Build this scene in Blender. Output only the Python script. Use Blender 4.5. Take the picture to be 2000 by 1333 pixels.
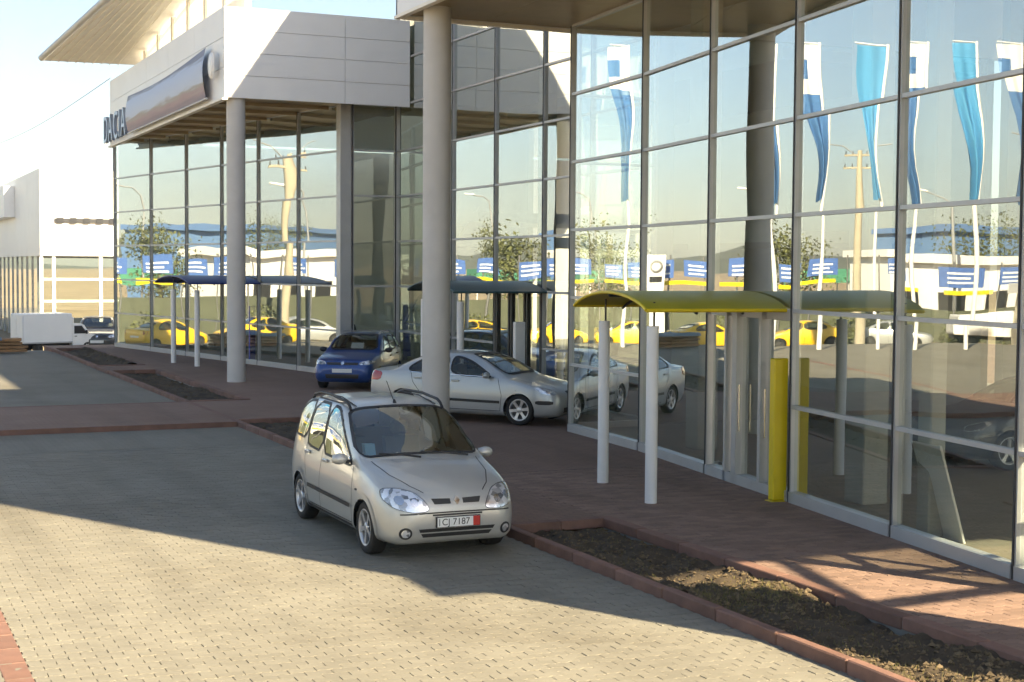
import bpy, bmesh, math, random
import numpy as np
from mathutils import Vector, Matrix
from mathutils.bvhtree import BVHTree
from mathutils.geometry import delaunay_2d_cdt

for o in list(bpy.data.objects):
    bpy.data.objects.remove(o)
SC = bpy.context.scene
COL = SC.collection
R = math.radians
rng = random.Random(7)

# ------------------------------------------------------------------ camera
FOC, HOR, HEAD, ROLL, CAMZ = 2900.0, 523.6, R(24.5), 0.007, 3.2
PITCH = math.atan((666.5 - HOR) / FOC)
fw = Vector((math.sin(HEAD) * math.cos(PITCH), math.cos(HEAD) * math.cos(PITCH), -math.sin(PITCH)))
r0 = Vector((math.cos(HEAD), -math.sin(HEAD), 0)); u0 = r0.cross(fw)
rt = r0 * math.cos(ROLL) + u0 * math.sin(ROLL); up = u0 * math.cos(ROLL) - r0 * math.sin(ROLL)
cd = bpy.data.cameras.new('camera'); cam = bpy.data.objects.new('camera', cd); COL.objects.link(cam)
cam.matrix_world = Matrix(((rt.x, up.x, -fw.x, 0), (rt.y, up.y, -fw.y, 0), (rt.z, up.z, -fw.z, CAMZ), (0, 0, 0, 1)))
cd.sensor_width = 36; cd.lens = FOC / 2000 * 36; cd.clip_start = 0.1; cd.clip_end = 9000
SC.camera = cam

# ------------------------------------------------------------------ sky and sun
SUN = Vector((0.69, -1.33, 1.0)).normalized()          # direction towards the sun
sun_el = math.asin(SUN.z); sun_az = math.atan2(SUN.x, SUN.y)
W = bpy.data.worlds.new('World'); SC.world = W; W.use_nodes = True
nt = W.node_tree; nt.nodes.clear()
sky = nt.nodes.new('ShaderNodeTexSky'); sky.sky_type = 'NISHITA'; sky.sun_disc = False
sky.sun_elevation = sun_el; sky.sun_rotation = sun_az; sky.altitude = 300; sky.air_density = 1.0; sky.dust_density = 0.75; sky.ozone_density = 1.0
bgn = nt.nodes.new('ShaderNodeBackground'); bgn.inputs['Strength'].default_value = 0.062
wo = nt.nodes.new('ShaderNodeOutputWorld')
tint = nt.nodes.new('ShaderNodeMix'); tint.data_type = 'RGBA'; tint.blend_type = 'MULTIPLY'; tint.inputs[0].default_value = 1.0; tint.inputs[7].default_value = (1.0, 0.965, 0.915, 1)
nt.links.new(sky.outputs[0], tint.inputs[6]); nt.links.new(tint.outputs[2], bgn.inputs[0]); nt.links.new(bgn.outputs[0], wo.inputs[0])
sl = bpy.data.lights.new('sun', 'SUN'); sl.energy = 5.0; sl.angle = R(0.53); sl.color = (1.0, 0.83, 0.55)
so = bpy.data.objects.new('sun', sl); COL.objects.link(so)
so.rotation_euler = SUN.to_track_quat('Z', 'Y').to_euler(); so.location = SUN * 60
SC.view_settings.view_transform = 'Standard'; SC.view_settings.look = 'None'
SC.view_settings.exposure = 1.9; SC.view_settings.gamma = 1.0; SC.view_settings.use_curve_mapping = False
SC.render.engine = 'CYCLES'
cy = SC.cycles
cy.use_denoising = True; cy.max_bounces = 8; cy.glossy_bounces = 4; cy.diffuse_bounces = 3
cy.transparent_max_bounces = 12; cy.transmission_bounces = 6; cy.caustics_reflective = False; cy.caustics_refractive = False
cy.sample_clamp_indirect = 6; cy.use_adaptive_sampling = True; cy.adaptive_threshold = 0.03; cy.adaptive_min_samples = 16; cy.use_light_tree = False

# ------------------------------------------------------------------ materials
MATS = {}
def mat(name, col, rough=0.6, metal=0.0, var=0.0, scale=3.0, bump=0.0, bscale=40.0, coat=0.0, island=0.0, spec=0.5, col2=None, dirt=0.0):
    """principled material; var = large soft colour variation, island = per-piece brightness variation"""
    if name in MATS: return MATS[name]
    m = bpy.data.materials.new(name); m.use_nodes = True
    n = m.node_tree; b = n.nodes['Principled BSDF']; L = n.links.new
    b.inputs['Base Color'].default_value = (*col, 1); b.inputs['Roughness'].default_value = rough
    b.inputs['Metallic'].default_value = metal; b.inputs['Specular IOR Level'].default_value = spec
    b.inputs['Coat Weight'].default_value = coat; b.inputs['Coat Roughness'].default_value = 0.04
    tc = n.nodes.new('ShaderNodeTexCoord'); src = tc.outputs['Object']
    if var or col2 or island or dirt:
        last = None
        base = n.nodes.new('ShaderNodeRGB'); base.outputs[0].default_value = (*col, 1); last = base.outputs[0]
        if var or col2:
            t = n.nodes.new('ShaderNodeTexNoise'); t.inputs['Scale'].default_value = scale; t.inputs['Detail'].default_value = 6; t.inputs['Roughness'].default_value = 0.62
            L(src, t.inputs['Vector'])
            rp = n.nodes.new('ShaderNodeMapRange'); rp.inputs[1].default_value = 0.3; rp.inputs[2].default_value = 0.7
            L(t.outputs['Fac'], rp.inputs[0])
            mx = n.nodes.new('ShaderNodeMix'); mx.data_type = 'RGBA'
            c2 = col2 if col2 else tuple(c * (1 + var) for c in col)
            c1 = col if col2 else tuple(c * (1 - var) for c in col)
            mx.inputs[6].default_value = (*c1, 1); mx.inputs[7].default_value = (*c2, 1)
            L(rp.outputs[0], mx.inputs[0]); last = mx.outputs[2]
        if island:
            g = n.nodes.new('ShaderNodeNewGeometry'); oi = n.nodes.new('ShaderNodeObjectInfo')
            ad = n.nodes.new('ShaderNodeMath'); ad.operation = 'ADD'; L(g.outputs['Random Per Island'], ad.inputs[0]); L(oi.outputs['Random'], ad.inputs[1])
            fr = n.nodes.new('ShaderNodeMath'); fr.operation = 'FRACT'; L(ad.outputs[0], fr.inputs[0])
            mr = n.nodes.new('ShaderNodeMapRange'); mr.inputs[3].default_value = 1 - island; mr.inputs[4].default_value = 1 + island; L(fr.outputs[0], mr.inputs[0])
            hv = n.nodes.new('ShaderNodeHueSaturation'); L(mr.outputs[0], hv.inputs['Value']); L(last, hv.inputs['Color']); last = hv.outputs[0]
        if dirt:
            t2 = n.nodes.new('ShaderNodeTexNoise'); t2.inputs['Scale'].default_value = scale * 0.21; t2.inputs['Detail'].default_value = 8; L(src, t2.inputs['Vector'])
            r2 = n.nodes.new('ShaderNodeMapRange'); r2.inputs[1].default_value = 0.48; r2.inputs[2].default_value = 0.75; L(t2.outputs['Fac'], r2.inputs[0])
            m2 = n.nodes.new('ShaderNodeMix'); m2.data_type = 'RGBA'; m2.blend_type = 'MULTIPLY'
            mlt = n.nodes.new('ShaderNodeMath'); mlt.operation = 'MULTIPLY'; mlt.inputs[1].default_value = dirt; L(r2.outputs[0], mlt.inputs[0])
            L(mlt.outputs[0], m2.inputs[0]); L(last, m2.inputs[6]); m2.inputs[7].default_value = (0.55, 0.5, 0.42, 1); last = m2.outputs[2]
        L(last, b.inputs['Base Color'])
    if bump:
        t3 = n.nodes.new('ShaderNodeTexNoise'); t3.inputs['Scale'].default_value = bscale; t3.inputs['Detail'].default_value = 5; L(src, t3.inputs['Vector'])
        bp = n.nodes.new('ShaderNodeBump'); bp.inputs['Strength'].default_value = bump; bp.inputs['Distance'].default_value = 0.02
        L(t3.outputs['Fac'], bp.inputs['Height']); L(bp.outputs[0], b.inputs['Normal'])
    MATS[name] = m
    return m

def glass_mat(name, tint, base, top, refl=(0.93, 0.97, 0.96), wob=0.0, wscale=0.5, pwr=1.3, dust=0.0):
    """coated pane: part mirror (stronger at a slant), the rest see-through with a tint"""
    if name in MATS: return MATS[name]
    m = bpy.data.materials.new(name); m.use_nodes = True
    n = m.node_tree; n.nodes.clear(); L = n.links.new
    out = n.nodes.new('ShaderNodeOutputMaterial'); mx = n.nodes.new('ShaderNodeMixShader')
    tr = n.nodes.new('ShaderNodeBsdfTransparent'); tr.inputs[0].default_value = (*tint, 1)
    gl = n.nodes.new('ShaderNodeBsdfGlossy'); gl.inputs['Color'].default_value = (*refl, 1); gl.inputs['Roughness'].default_value = 0.0
    lw = n.nodes.new('ShaderNodeLayerWeight'); lw.inputs[0].default_value = 0.5
    pw = n.nodes.new('ShaderNodeMath'); pw.operation = 'POWER'; pw.inputs[1].default_value = pwr; L(lw.outputs['Facing'], pw.inputs[0])
    mr = n.nodes.new('ShaderNodeMapRange'); mr.inputs[3].default_value = base; mr.inputs[4].default_value = top; L(pw.outputs[0], mr.inputs[0])
    if wob:
        tc = n.nodes.new('ShaderNodeTexCoord')
        oi = n.nodes.new('ShaderNodeObjectInfo'); va = n.nodes.new('ShaderNodeVectorMath'); va.operation = 'SCALE'; L(oi.outputs['Location'], va.inputs[0]); va.inputs[3].default_value = 3.7
        vb = n.nodes.new('ShaderNodeVectorMath'); vb.operation = 'ADD'; L(tc.outputs['Object'], vb.inputs[0]); L(va.outputs[0], vb.inputs[1])
        t = n.nodes.new('ShaderNodeTexNoise'); t.inputs['Scale'].default_value = wscale; t.inputs['Detail'].default_value = 0.0; L(vb.outputs[0], t.inputs['Vector'])
        bp = n.nodes.new('ShaderNodeBump'); bp.inputs['Strength'].default_value = 1.0; bp.inputs['Distance'].default_value = wob; L(t.outputs['Fac'], bp.inputs['Height'])
        L(bp.outputs[0], gl.inputs['Normal'])
    L(mr.outputs[0], mx.inputs[0]); L(tr.outputs[0], mx.inputs[1]); L(gl.outputs[0], mx.inputs[2]); last = mx.outputs[0]
    if dust:   # thin uneven film of dust and smears
        df = n.nodes.new('ShaderNodeBsdfDiffuse'); df.inputs[0].default_value = (.62, .6, .54, 1)
        td = n.nodes.new('ShaderNodeTexCoord'); tn = n.nodes.new('ShaderNodeTexNoise'); tn.inputs['Scale'].default_value = 1.1; tn.inputs['Detail'].default_value = 7; tn.inputs['Roughness'].default_value = .7; L(td.outputs['Object'], tn.inputs['Vector'])
        rd = n.nodes.new('ShaderNodeMapRange'); rd.inputs[1].default_value = .35; rd.inputs[2].default_value = .75; rd.inputs[3].default_value = dust * .4; rd.inputs[4].default_value = dust * 1.6; L(tn.outputs['Fac'], rd.inputs[0])
        m2 = n.nodes.new('ShaderNodeMixShader'); L(rd.outputs[0], m2.inputs[0]); L(last, m2.inputs[1]); L(df.outputs[0], m2.inputs[2]); last = m2.outputs[0]
    L(last, out.inputs[0])
    MATS[name] = m
    return m

M_road = mat('concrete_paver', (0.225, 0.21, 0.17), 0.86, var=0.10, scale=1.3, bump=0.25, bscale=90, island=0.07, dirt=0.55)
M_red = mat('red_paver', (0.262, 0.172, 0.130), 0.85, var=0.16, scale=1.6, bump=0.25, bscale=90, island=0.16, dirt=0.4)
M_joint = mat('joint_sand', (0.165, 0.153, 0.127), 0.95, var=0.2, scale=6)
M_rjoint = mat('joint_dark', (0.10, 0.065, 0.05), 0.95, var=0.2, scale=6)
M_kerb = mat('red_kerb', (0.205, 0.112, 0.084), 0.8, var=0.18, scale=4, bump=0.3, bscale=60, island=0.15, dirt=0.4)
M_conc = mat('grey_concrete', (0.22, 0.22, 0.21), 0.85, var=0.15, scale=3, bump=0.3, bscale=50, dirt=0.4)
M_soil = mat('soil', (0.038, 0.027, 0.018), 0.95, col2=(0.085, 0.062, 0.036), scale=5, bump=0.7, bscale=25)
M_clod = mat('dry_clod', (0.125, 0.092, 0.052), 0.95, var=0.3, scale=9, island=0.3, bump=0.5, bscale=40)
M_grass = mat('dry_grass', (0.13, 0.115, 0.035), 0.9, island=0.35, var=0.1)
M_alu = mat('aluminium_frame', (0.47, 0.48, 0.49), 0.42, metal=0.35, var=0.06, scale=2)
M_dark_seal = mat('dark_seal', (0.035, 0.037, 0.04), 0.6)
M_white = mat('white_panel', (0.88, 0.88, 0.87), 0.42, var=0.03, scale=0.9, dirt=0.06)
M_white2 = mat('white_paint', (0.84, 0.84, 0.83), 0.4, var=0.04, scale=3)
M_col = mat('column_render', (0.60, 0.585, 0.56), 0.62, var=0.06, scale=2.0, dirt=0.12, bump=0.05, bscale=30)
M_soff = mat('bronze_soffit', (0.40, 0.31, 0.18), 0.45, metal=0.25, var=0.14, scale=1.2)
M_cream = mat('cream_soffit', (0.90, 0.86, 0.77), 0.6, var=0.05)
M_inwall = mat('interior_wall', (0.42, 0.43, 0.39), 0.8, var=0.05)
M_floor = mat('showroom_tile', (0.30, 0.29, 0.23), 0.5, var=0.08, scale=1)
M_ceil = mat('interior_ceiling', (0.35, 0.33, 0.28), 0.8)
M_glassA = glass_mat('coated_glass', (0.70, 0.76, 0.70), 0.08, 1.0, wob=0.007, wscale=0.45)
M_glassS = glass_mat('clear_glass', (0.75, 0.8, 0.78), 0.06, 0.9)
M_carglass = glass_mat('car_glass', (0.62, 0.66, 0.63), 0.045, 0.95, pwr=2.1)
M_rubber = mat('tyre_rubber', (0.018, 0.018, 0.018), 0.8, bump=0.2, bscale=60)
M_trim = mat('black_trim', (0.022, 0.022, 0.024), 0.55)
M_alloy = mat('alloy_rim', (0.62, 0.62, 0.63), 0.32, metal=0.7)
M_brake = mat('brake_dark', (0.05, 0.05, 0.05), 0.6)
M_chrome = mat('chrome', (0.75, 0.75, 0.76), 0.15, metal=1.0)
M_lens = mat('clear_lens', (0.72, 0.75, 0.78), 0.12, metal=0.55, coat=1.0)
_n = M_lens.node_tree; _v = _n.nodes.new('ShaderNodeTexVoronoi'); _v.inputs['Scale'].default_value = 15
_t = _n.nodes.new('ShaderNodeTexCoord'); _n.links.new(_t.outputs['Object'], _v.inputs['Vector'])
_s = _n.nodes.new('ShaderNodeSeparateColor'); _n.links.new(_v.outputs['Color'], _s.inputs[0])
_r = _n.nodes.new('ShaderNodeValToRGB'); _n.links.new(_s.outputs[0], _r.inputs[0]); _r.color_ramp.elements[0].color = (.16, .17, .18, 1); _r.color_ramp.elements[1].color = (.9, .92, .95, 1); _r.color_ramp.elements[1].position = .6
_n.links.new(_r.outputs[0], _n.nodes['Principled BSDF'].inputs['Base Color'])
M_trans = bpy.data.materials.new('translucent_sheet'); M_trans.use_nodes = True
_n = M_trans.node_tree; _n.nodes.clear(); _o = _n.nodes.new('ShaderNodeOutputMaterial'); _a = _n.nodes.new('ShaderNodeBsdfTranslucent'); _a.inputs[0].default_value = (.85, .82, .72, 1)
_b = _n.nodes.new('ShaderNodeBsdfDiffuse'); _b.inputs[0].default_value = (.8, .78, .7, 1); _m = _n.nodes.new('ShaderNodeMixShader'); _m.inputs[0].default_value = .35
_n.links.new(_a.outputs[0], _m.inputs[1]); _n.links.new(_b.outputs[0], _m.inputs[2]); _n.links.new(_m.outputs[0], _o.inputs[0])
M_redlens = mat('red_lens', (0.42, 0.02, 0.025), 0.15, coat=0.8)
M_cabin = mat('car_interior', (0.06, 0.062, 0.06), 0.8)
M_seat = mat('seat_cloth', (0.22, 0.215, 0.18), 0.9, var=0.1)
M_plate = mat('plate_white', (0.75, 0.76, 0.74), 0.4)
M_ink = mat('plate_ink', (0.02, 0.02, 0.022), 0.5)
M_yellow = mat('yellow_paint', (0.74, 0.56, 0.01), 0.4, var=0.06, scale=2)
M_ycan = mat('yellow_sheet', (0.46, 0.40, 0.025), 0.38, var=0.08, scale=2)
M_blue = mat('blue_paint', (0.03, 0.06, 0.42), 0.4, var=0.08)
M_bcan = mat('blue_sheet', (0.015, 0.035, 0.20), 0.35)
M_tcan = mat('teal_sheet', (0.035, 0.085, 0.10), 0.35)
M_flagB = mat('flag_blue', (0.06, 0.17, 0.40), 0.8)
M_flagC = mat('flag_cyan', (0.08, 0.32, 0.60), 0.8)
M_flagW = mat('flag_white', (0.80, 0.80, 0.78), 0.8)
M_asph = mat('asphalt', (0.11, 0.10, 0.085), 0.9, var=0.2, scale=0.5, dirt=0.3)
M_dirt = mat('dry_earth', (0.34, 0.26, 0.16), 0.95, var=0.25, scale=0.25, bump=0.5, bscale=4)
M_sign = mat('sign_blue', (0.07, 0.15, 0.42), 0.5)
M_black = mat('dark_metal', (0.03, 0.03, 0.03), 0.5)
M_conpole = mat('pole_concrete', (0.45, 0.40, 0.30), 0.85, var=0.1, scale=2)
M_steel = mat('steel_bar', (0.22, 0.22, 0.22), 0.5, metal=0.5)

# ------------------------------------------------------------------ mesh helpers
class MB:
    def __init__(s): s.v = []; s.f = []; s.sm = []; s.mi = []; s.cur = 0
    def add(s, vs, fs, smooth=False):
        b = len(s.v); s.v += [tuple(v) for v in vs]
        for f in fs: s.f.append(tuple(i + b for i in f)); s.sm.append(smooth); s.mi.append(s.cur)
        return s
    def box(s, a, b):
        x0, y0, z0 = a; x1, y1, z1 = b
        x0, x1 = min(x0, x1), max(x0, x1); y0, y1 = min(y0, y1), max(y0, y1); z0, z1 = min(z0, z1), max(z0, z1)
        v = [(x0, y0, z0), (x1, y0, z0), (x1, y1, z0), (x0, y1, z0), (x0, y0, z1), (x1, y0, z1), (x1, y1, z1), (x0, y1, z1)]
        return s.add(v, [(0, 3, 2, 1), (4, 5, 6, 7), (0, 1, 5, 4), (1, 2, 6, 5), (2, 3, 7, 6), (3, 0, 4, 7)])
    def cbox(s, a, b, c=0.01):
        """box with chamfered edges"""
        bm = bmesh.new(); m = MB().box(a, b)
        vs = [bm.verts.new(v) for v in m.v]
        for f in m.f: bm.faces.new([vs[i] for i in f])
        bmesh.ops.bevel(bm, geom=list(bm.edges), offset=c, segments=1, affect='EDGES', profile=0.5)
        bm.verts.index_update()
        s.add([v.co[:] for v in bm.verts], [[v.index for v in f.verts] for f in bm.faces]); bm.free()
        return s
    def obox(s, o, ax, ay, az):
        """box from corner o with edge vectors"""
        o, ax, ay, az = Vector(o), Vector(ax), Vector(ay), Vector(az)
        v = [o, o + ax, o + ax + ay, o + ay]; v += [p + az for p in v]
        fs = [(0, 3, 2, 1), (4, 5, 6, 7), (0, 1, 5, 4), (1, 2, 6, 5), (2, 3, 7, 6), (3, 0, 4, 7)]
        if ax.cross(ay).dot(az) < 0: fs = [tuple(reversed(f)) for f in fs]
        return s.add(v, fs)
    def cyl(s, p0, p1, ra, rb=None, n=20, caps=True):
        rb = ra if rb is None else rb
        p0, p1 = Vector(p0), Vector(p1); d = (p1 - p0).normalized()
        a = d.orthogonal().normalized(); b = d.cross(a)
        v = []
        for p, r in ((p0, ra), (p1, rb)):
            for i in range(n):
                t = 2 * math.pi * i / n; v.append(p + (a * math.cos(t) + b * math.sin(t)) * r)
        s.add(v, [(i, (i + 1) % n, n + (i + 1) % n, n + i) for i in range(n)], True)
        if caps:
            s.add(v[:n], [tuple(reversed(range(n)))]); s.add(v[n:], [tuple(range(n))])
        return s
    def tube(s, path, r, n=8, rads=None):
        path = [Vector(p) for p in path]; v = []; a = None
        for i, p in enumerate(path):
            d = (path[min(i + 1, len(path) - 1)] - path[max(i - 1, 0)]).normalized()
            if a is None: a = d.orthogonal().normalized()
            a = (a - d * a.dot(d)).normalized(); b = d.cross(a); rr = rads[i] if rads else r
            for k in range(n):
                t = 2 * math.pi * k / n; v.append(p + (a * math.cos(t) + b * math.sin(t)) * rr)
        m = len(path)
        s.add(v, [(i * n + k, i * n + (k + 1) % n, (i + 1) * n + (k + 1) % n, (i + 1) * n + k) for i in range(m - 1) for k in range(n)], True)
        s.add(v[:n], [tuple(reversed(range(n)))]); s.add(v[-n:], [tuple(range(n))])
        return s
    def prism(s, poly, z0, z1):
        n = len(poly); v = [(x, y, z0) for x, y in poly] + [(x, y, z1) for x, y in poly]
        ar = sum(poly[i][0] * poly[(i + 1) % n][1] - poly[(i + 1) % n][0] * poly[i][1] for i in range(n))
        fs = [tuple(reversed(range(n))), tuple(range(n, 2 * n))] + [(i, (i + 1) % n, n + (i + 1) % n, n + i) for i in range(n)]
        if ar < 0: fs = [tuple(reversed(f)) for f in fs]
        return s.add(v, fs)
    def grid(s, fn, nu, nv, smooth=True):
        v = [fn(i / nu, j / nv) for j in range(nv + 1) for i in range(nu + 1)]
        return s.add(v, [(j * (nu + 1) + i, j * (nu + 1) + i + 1, (j + 1) * (nu + 1) + i + 1, (j + 1) * (nu + 1) + i) for j in range(nv) for i in range(nu)], smooth)
    def lathe(s, prof, n=28, c=(0, 0, 0), close=False):
        """profile of (radius, offset along y) turned about the y axis"""
        v = []
        for r, a in prof:
            for k in range(n):
                t = 2 * math.pi * k / n; v.append((c[0] + r * math.cos(t), c[1] + a, c[2] + r * math.sin(t)))
        m = len(prof); e = m if close else m - 1
        return s.add(v, [(i * n + k, ((i + 1) % m) * n + k, ((i + 1) % m) * n + (k + 1) % n, i * n + (k + 1) % n) for i in range(e) for k in range(n)], True)
    def mesh(s, name, mats):
        me = bpy.data.meshes.new(name); me.from_pydata(s.v, [], s.f)
        mats = mats if isinstance(mats, (list, tuple)) else [mats]
        for m in mats: me.materials.append(m)
        me.polygons.foreach_set('use_smooth', s.sm)
        if len(mats) > 1: me.polygons.foreach_set('material_index', s.mi)
        me.update(); return me
    def build(s, name, mats, parent=None, local=False):
        return link(name, s.mesh(name, mats), parent, local)

def link(name, data, parent=None, local=False):
    o = bpy.data.objects.new(name, data); COL.objects.link(o)
    if parent is not None:
        o.parent = parent
        if not local: o.matrix_parent_inverse = Matrix.Translation(-Vector(ROOTLOC.get(parent.name, (0, 0, 0))))
    return o
ROOTLOC = {}
def tag(o, label, cat=None, group=None, kind=None):
    o['label'] = label
    if cat: o['category'] = cat
    if group: o['group'] = group
    if kind: o['kind'] = kind
    return o
def thing(name, label, cat, loc=(0, 0, 0), rz=0.0, group=None):
    """an Empty at the base of a thing; parts may be given in world coordinates (rz = 0) or local ones"""
    o = bpy.data.objects.new(name, None); COL.objects.link(o); o.location = loc; o.rotation_euler = (0, 0, rz); o.empty_display_size = 0.2
    ROOTLOC[o.name] = tuple(loc)
    return tag(o, label, cat, group)
def structure(o, label=None):
    o['kind'] = 'structure'
    if label: o['label'] = label
    return o
def copy_tree(o, parent=None):
    c = o.copy(); COL.objects.link(c)
    if parent is not None: c.parent = parent
    for ch in o.children: copy_tree(ch, c)
    return c
def text(name, body, size, m, parent, mw, extrude=0.0, local=True, align='CENTER'):
    cu = bpy.data.curves.new(name, 'FONT'); cu.body = body; cu.size = size; cu.extrude = extrude; cu.align_x = align
    tmp = bpy.data.objects.new(name, cu); COL.objects.link(tmp)
    bpy.context.view_layer.update()
    me = bpy.data.meshes.new_from_object(tmp.evaluated_get(bpy.context.evaluated_depsgraph_get()))
    bpy.data.objects.remove(tmp); bpy.data.curves.remove(cu)
    me.materials.clear(); me.materials.append(m)
    o = bpy.data.objects.new(name, me); COL.objects.link(o)
    o.parent = parent
    if parent is not None and not local: o.matrix_parent_inverse = Matrix.Translation(-Vector(ROOTLOC.get(parent.name, (0, 0, 0))))
    o.matrix_basis = mw
    return o
def sstep(a, b, x):
    t = min(1, max(0, (x - a) / (b - a))); return t * t * (3 - 2 * t)
def drop(y): return -1.15 * sstep(57, 80, y)
ROADZ = -0.10
def noise2(x, y, seed=0):
    from mathutils import noise
    return noise.noise(Vector((x, y, seed * 7.3)))
# ------------------------------------------------------------------ ground, road and pavements
def sheet(name, xs, ys, zf, m, parent=None):
    mb = MB()
    nx, ny = len(xs), len(ys)
    mb.add([(x, y, zf(x, y)) for y in ys for x in xs], [(j * nx + i, j * nx + i + 1, (j + 1) * nx + i + 1, (j + 1) * nx + i) for j in range(ny - 1) for i in range(nx - 1)], True)
    return mb.build(name, m, parent)
def slope_rows(a, b, step=2.0):
    n = max(1, int((b - a) / step)); return [a + (b - a) * i / n for i in range(n + 1)]

M_far_road = bpy.data.materials.new('concrete_paving_far'); M_far_road.use_nodes = True
M_far_red = bpy.data.materials.new('red_paving_far'); M_far_red.use_nodes = True
def paving_nodes(m, c1, c2, mortar, dirtc):
    n = m.node_tree; L = n.links.new; b = n.nodes['Principled BSDF']; b.inputs['Roughness'].default_value = 0.88
    tc = n.nodes.new('ShaderNodeTexCoord')
    br = n.nodes.new('ShaderNodeTexBrick'); br.inputs['Color1'].default_value = (*c1, 1); br.inputs['Color2'].default_value = (*c2, 1); br.inputs['Mortar'].default_value = (*mortar, 1)
    br.inputs['Scale'].default_value = 1.0; br.inputs['Brick Width'].default_value = 0.225; br.inputs['Row Height'].default_value = 0.1125; br.inputs['Mortar Size'].default_value = 0.006
    L(tc.outputs['Object'], br.inputs['Vector'])
    t = n.nodes.new('ShaderNodeTexNoise'); t.inputs['Scale'].default_value = 0.28; t.inputs['Detail'].default_value = 8; t.inputs['Roughness'].default_value = 0.65; L(tc.outputs['Object'], t.inputs['Vector'])
    mr = n.nodes.new('ShaderNodeMapRange'); mr.inputs[1].default_value = 0.42; mr.inputs[2].default_value = 0.72; mr.inputs[4].default_value = 0.55; L(t.outputs['Fac'], mr.inputs[0])
    mx = n.nodes.new('ShaderNodeMix'); mx.data_type = 'RGBA'; mx.blend_type = 'MULTIPLY'; L(mr.outputs[0], mx.inputs[0]); L(br.outputs['Color'], mx.inputs[6]); mx.inputs[7].default_value = (*dirtc, 1)
    L(mx.outputs[2], b.inputs['Base Color'])
    bp = n.nodes.new('ShaderNodeBump'); bp.inputs['Strength'].default_value = 0.4; bp.inputs['Distance'].default_value = 0.004; bp.invert = True
    L(br.outputs['Fac'], bp.inputs['Height']); L(bp.outputs[0], b.inputs['Normal'])
paving_nodes(M_far_road, (0.215, 0.20, 0.163), (0.232, 0.217, 0.177), (0.155, 0.145, 0.12), (0.55, 0.5, 0.42))
paving_nodes(M_far_red, (0.245, 0.160, 0.121), (0.268, 0.176, 0.134), (0.16, 0.11, 0.085), (0.6, 0.5, 0.42))

def wheel_wear(m, amt):
    """long soft streaks of tyre wear and a few oil spots along the driving direction"""
    n = m.node_tree; L = n.links.new; b = n.nodes['Principled BSDF']; src = b.inputs['Base Color'].links[0].from_socket
    g = n.nodes.new('ShaderNodeNewGeometry'); mp = n.nodes.new('ShaderNodeMapping'); mp.inputs['Scale'].default_value = (1.1, 0.07, 1); L(g.outputs['Position'], mp.inputs['Vector'])
    t = n.nodes.new('ShaderNodeTexNoise'); t.inputs['Scale'].default_value = 1.0; t.inputs['Detail'].default_value = 5; L(mp.outputs[0], t.inputs['Vector'])
    r1 = n.nodes.new('ShaderNodeMapRange'); r1.inputs[1].default_value = .48; r1.inputs[2].default_value = .72; r1.inputs[4].default_value = amt; L(t.outputs['Fac'], r1.inputs[0])
    t2 = n.nodes.new('ShaderNodeTexNoise'); t2.inputs['Scale'].default_value = 1.7; t2.inputs['Detail'].default_value = 3; L(g.outputs['Position'], t2.inputs['Vector'])
    r2 = n.nodes.new('ShaderNodeMapRange'); r2.inputs[1].default_value = .70; r2.inputs[2].default_value = .76; r2.inputs[4].default_value = amt * 1.3; L(t2.outputs['Fac'], r2.inputs[0])
    mxm = n.nodes.new('ShaderNodeMath'); mxm.operation = 'MAXIMUM'; L(r1.outputs[0], mxm.inputs[0]); L(r2.outputs[0], mxm.inputs[1])
    mx = n.nodes.new('ShaderNodeMix'); mx.data_type = 'RGBA'; mx.blend_type = 'MULTIPLY'; L(mxm.outputs[0], mx.inputs[0]); L(src, mx.inputs[6]); mx.inputs[7].default_value = (.42, .40, .37, 1)
    L(mx.outputs[2], b.inputs['Base Color'])
for m_ in (M_road, M_far_road): wheel_wear(m_, .32)
for m_ in (M_red, M_far_red): wheel_wear(m_, .3)
gx = [-4000, -1200, -400, -150, -80, -40, -20, -9, 0, 9, 20, 60, 150, 400, 1200, 4000]
gy = [-4000, -1200, -400, -100, 0, 40] + slope_rows(56, 82, 2) + [100, 150, 300, 700, 1500, 4000]
ground = structure(sheet('ground', gx, gy, lambda x, y: -0.16 + drop(y), M_dirt), 'dry bare earth around the car park')

road = structure(sheet('road', [-12, 1.17, 7.5], [-60, -20, 0, 27, 30.0], lambda x, y: ROADZ - 0.012 if y > -1e9 else 0, M_joint), 'grey concrete paver road beside the showrooms')
sheet('paving', [-12, 7.5], [-60, 2.0], lambda x, y: ROADZ, M_far_road, road)
sheet('paving', [-12, -4.0], [2.0, 27.0], lambda x, y: ROADZ, M_far_road, road)
sheet('paving', [-12, 7.5], [27.0, 30.1], lambda x, y: ROADZ, M_far_road, road)
sheet('paving', [-12, 7.5], [34.8] + slope_rows(40, 160, 2), lambda x, y: ROADZ + drop(y), M_far_road, road)

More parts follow.
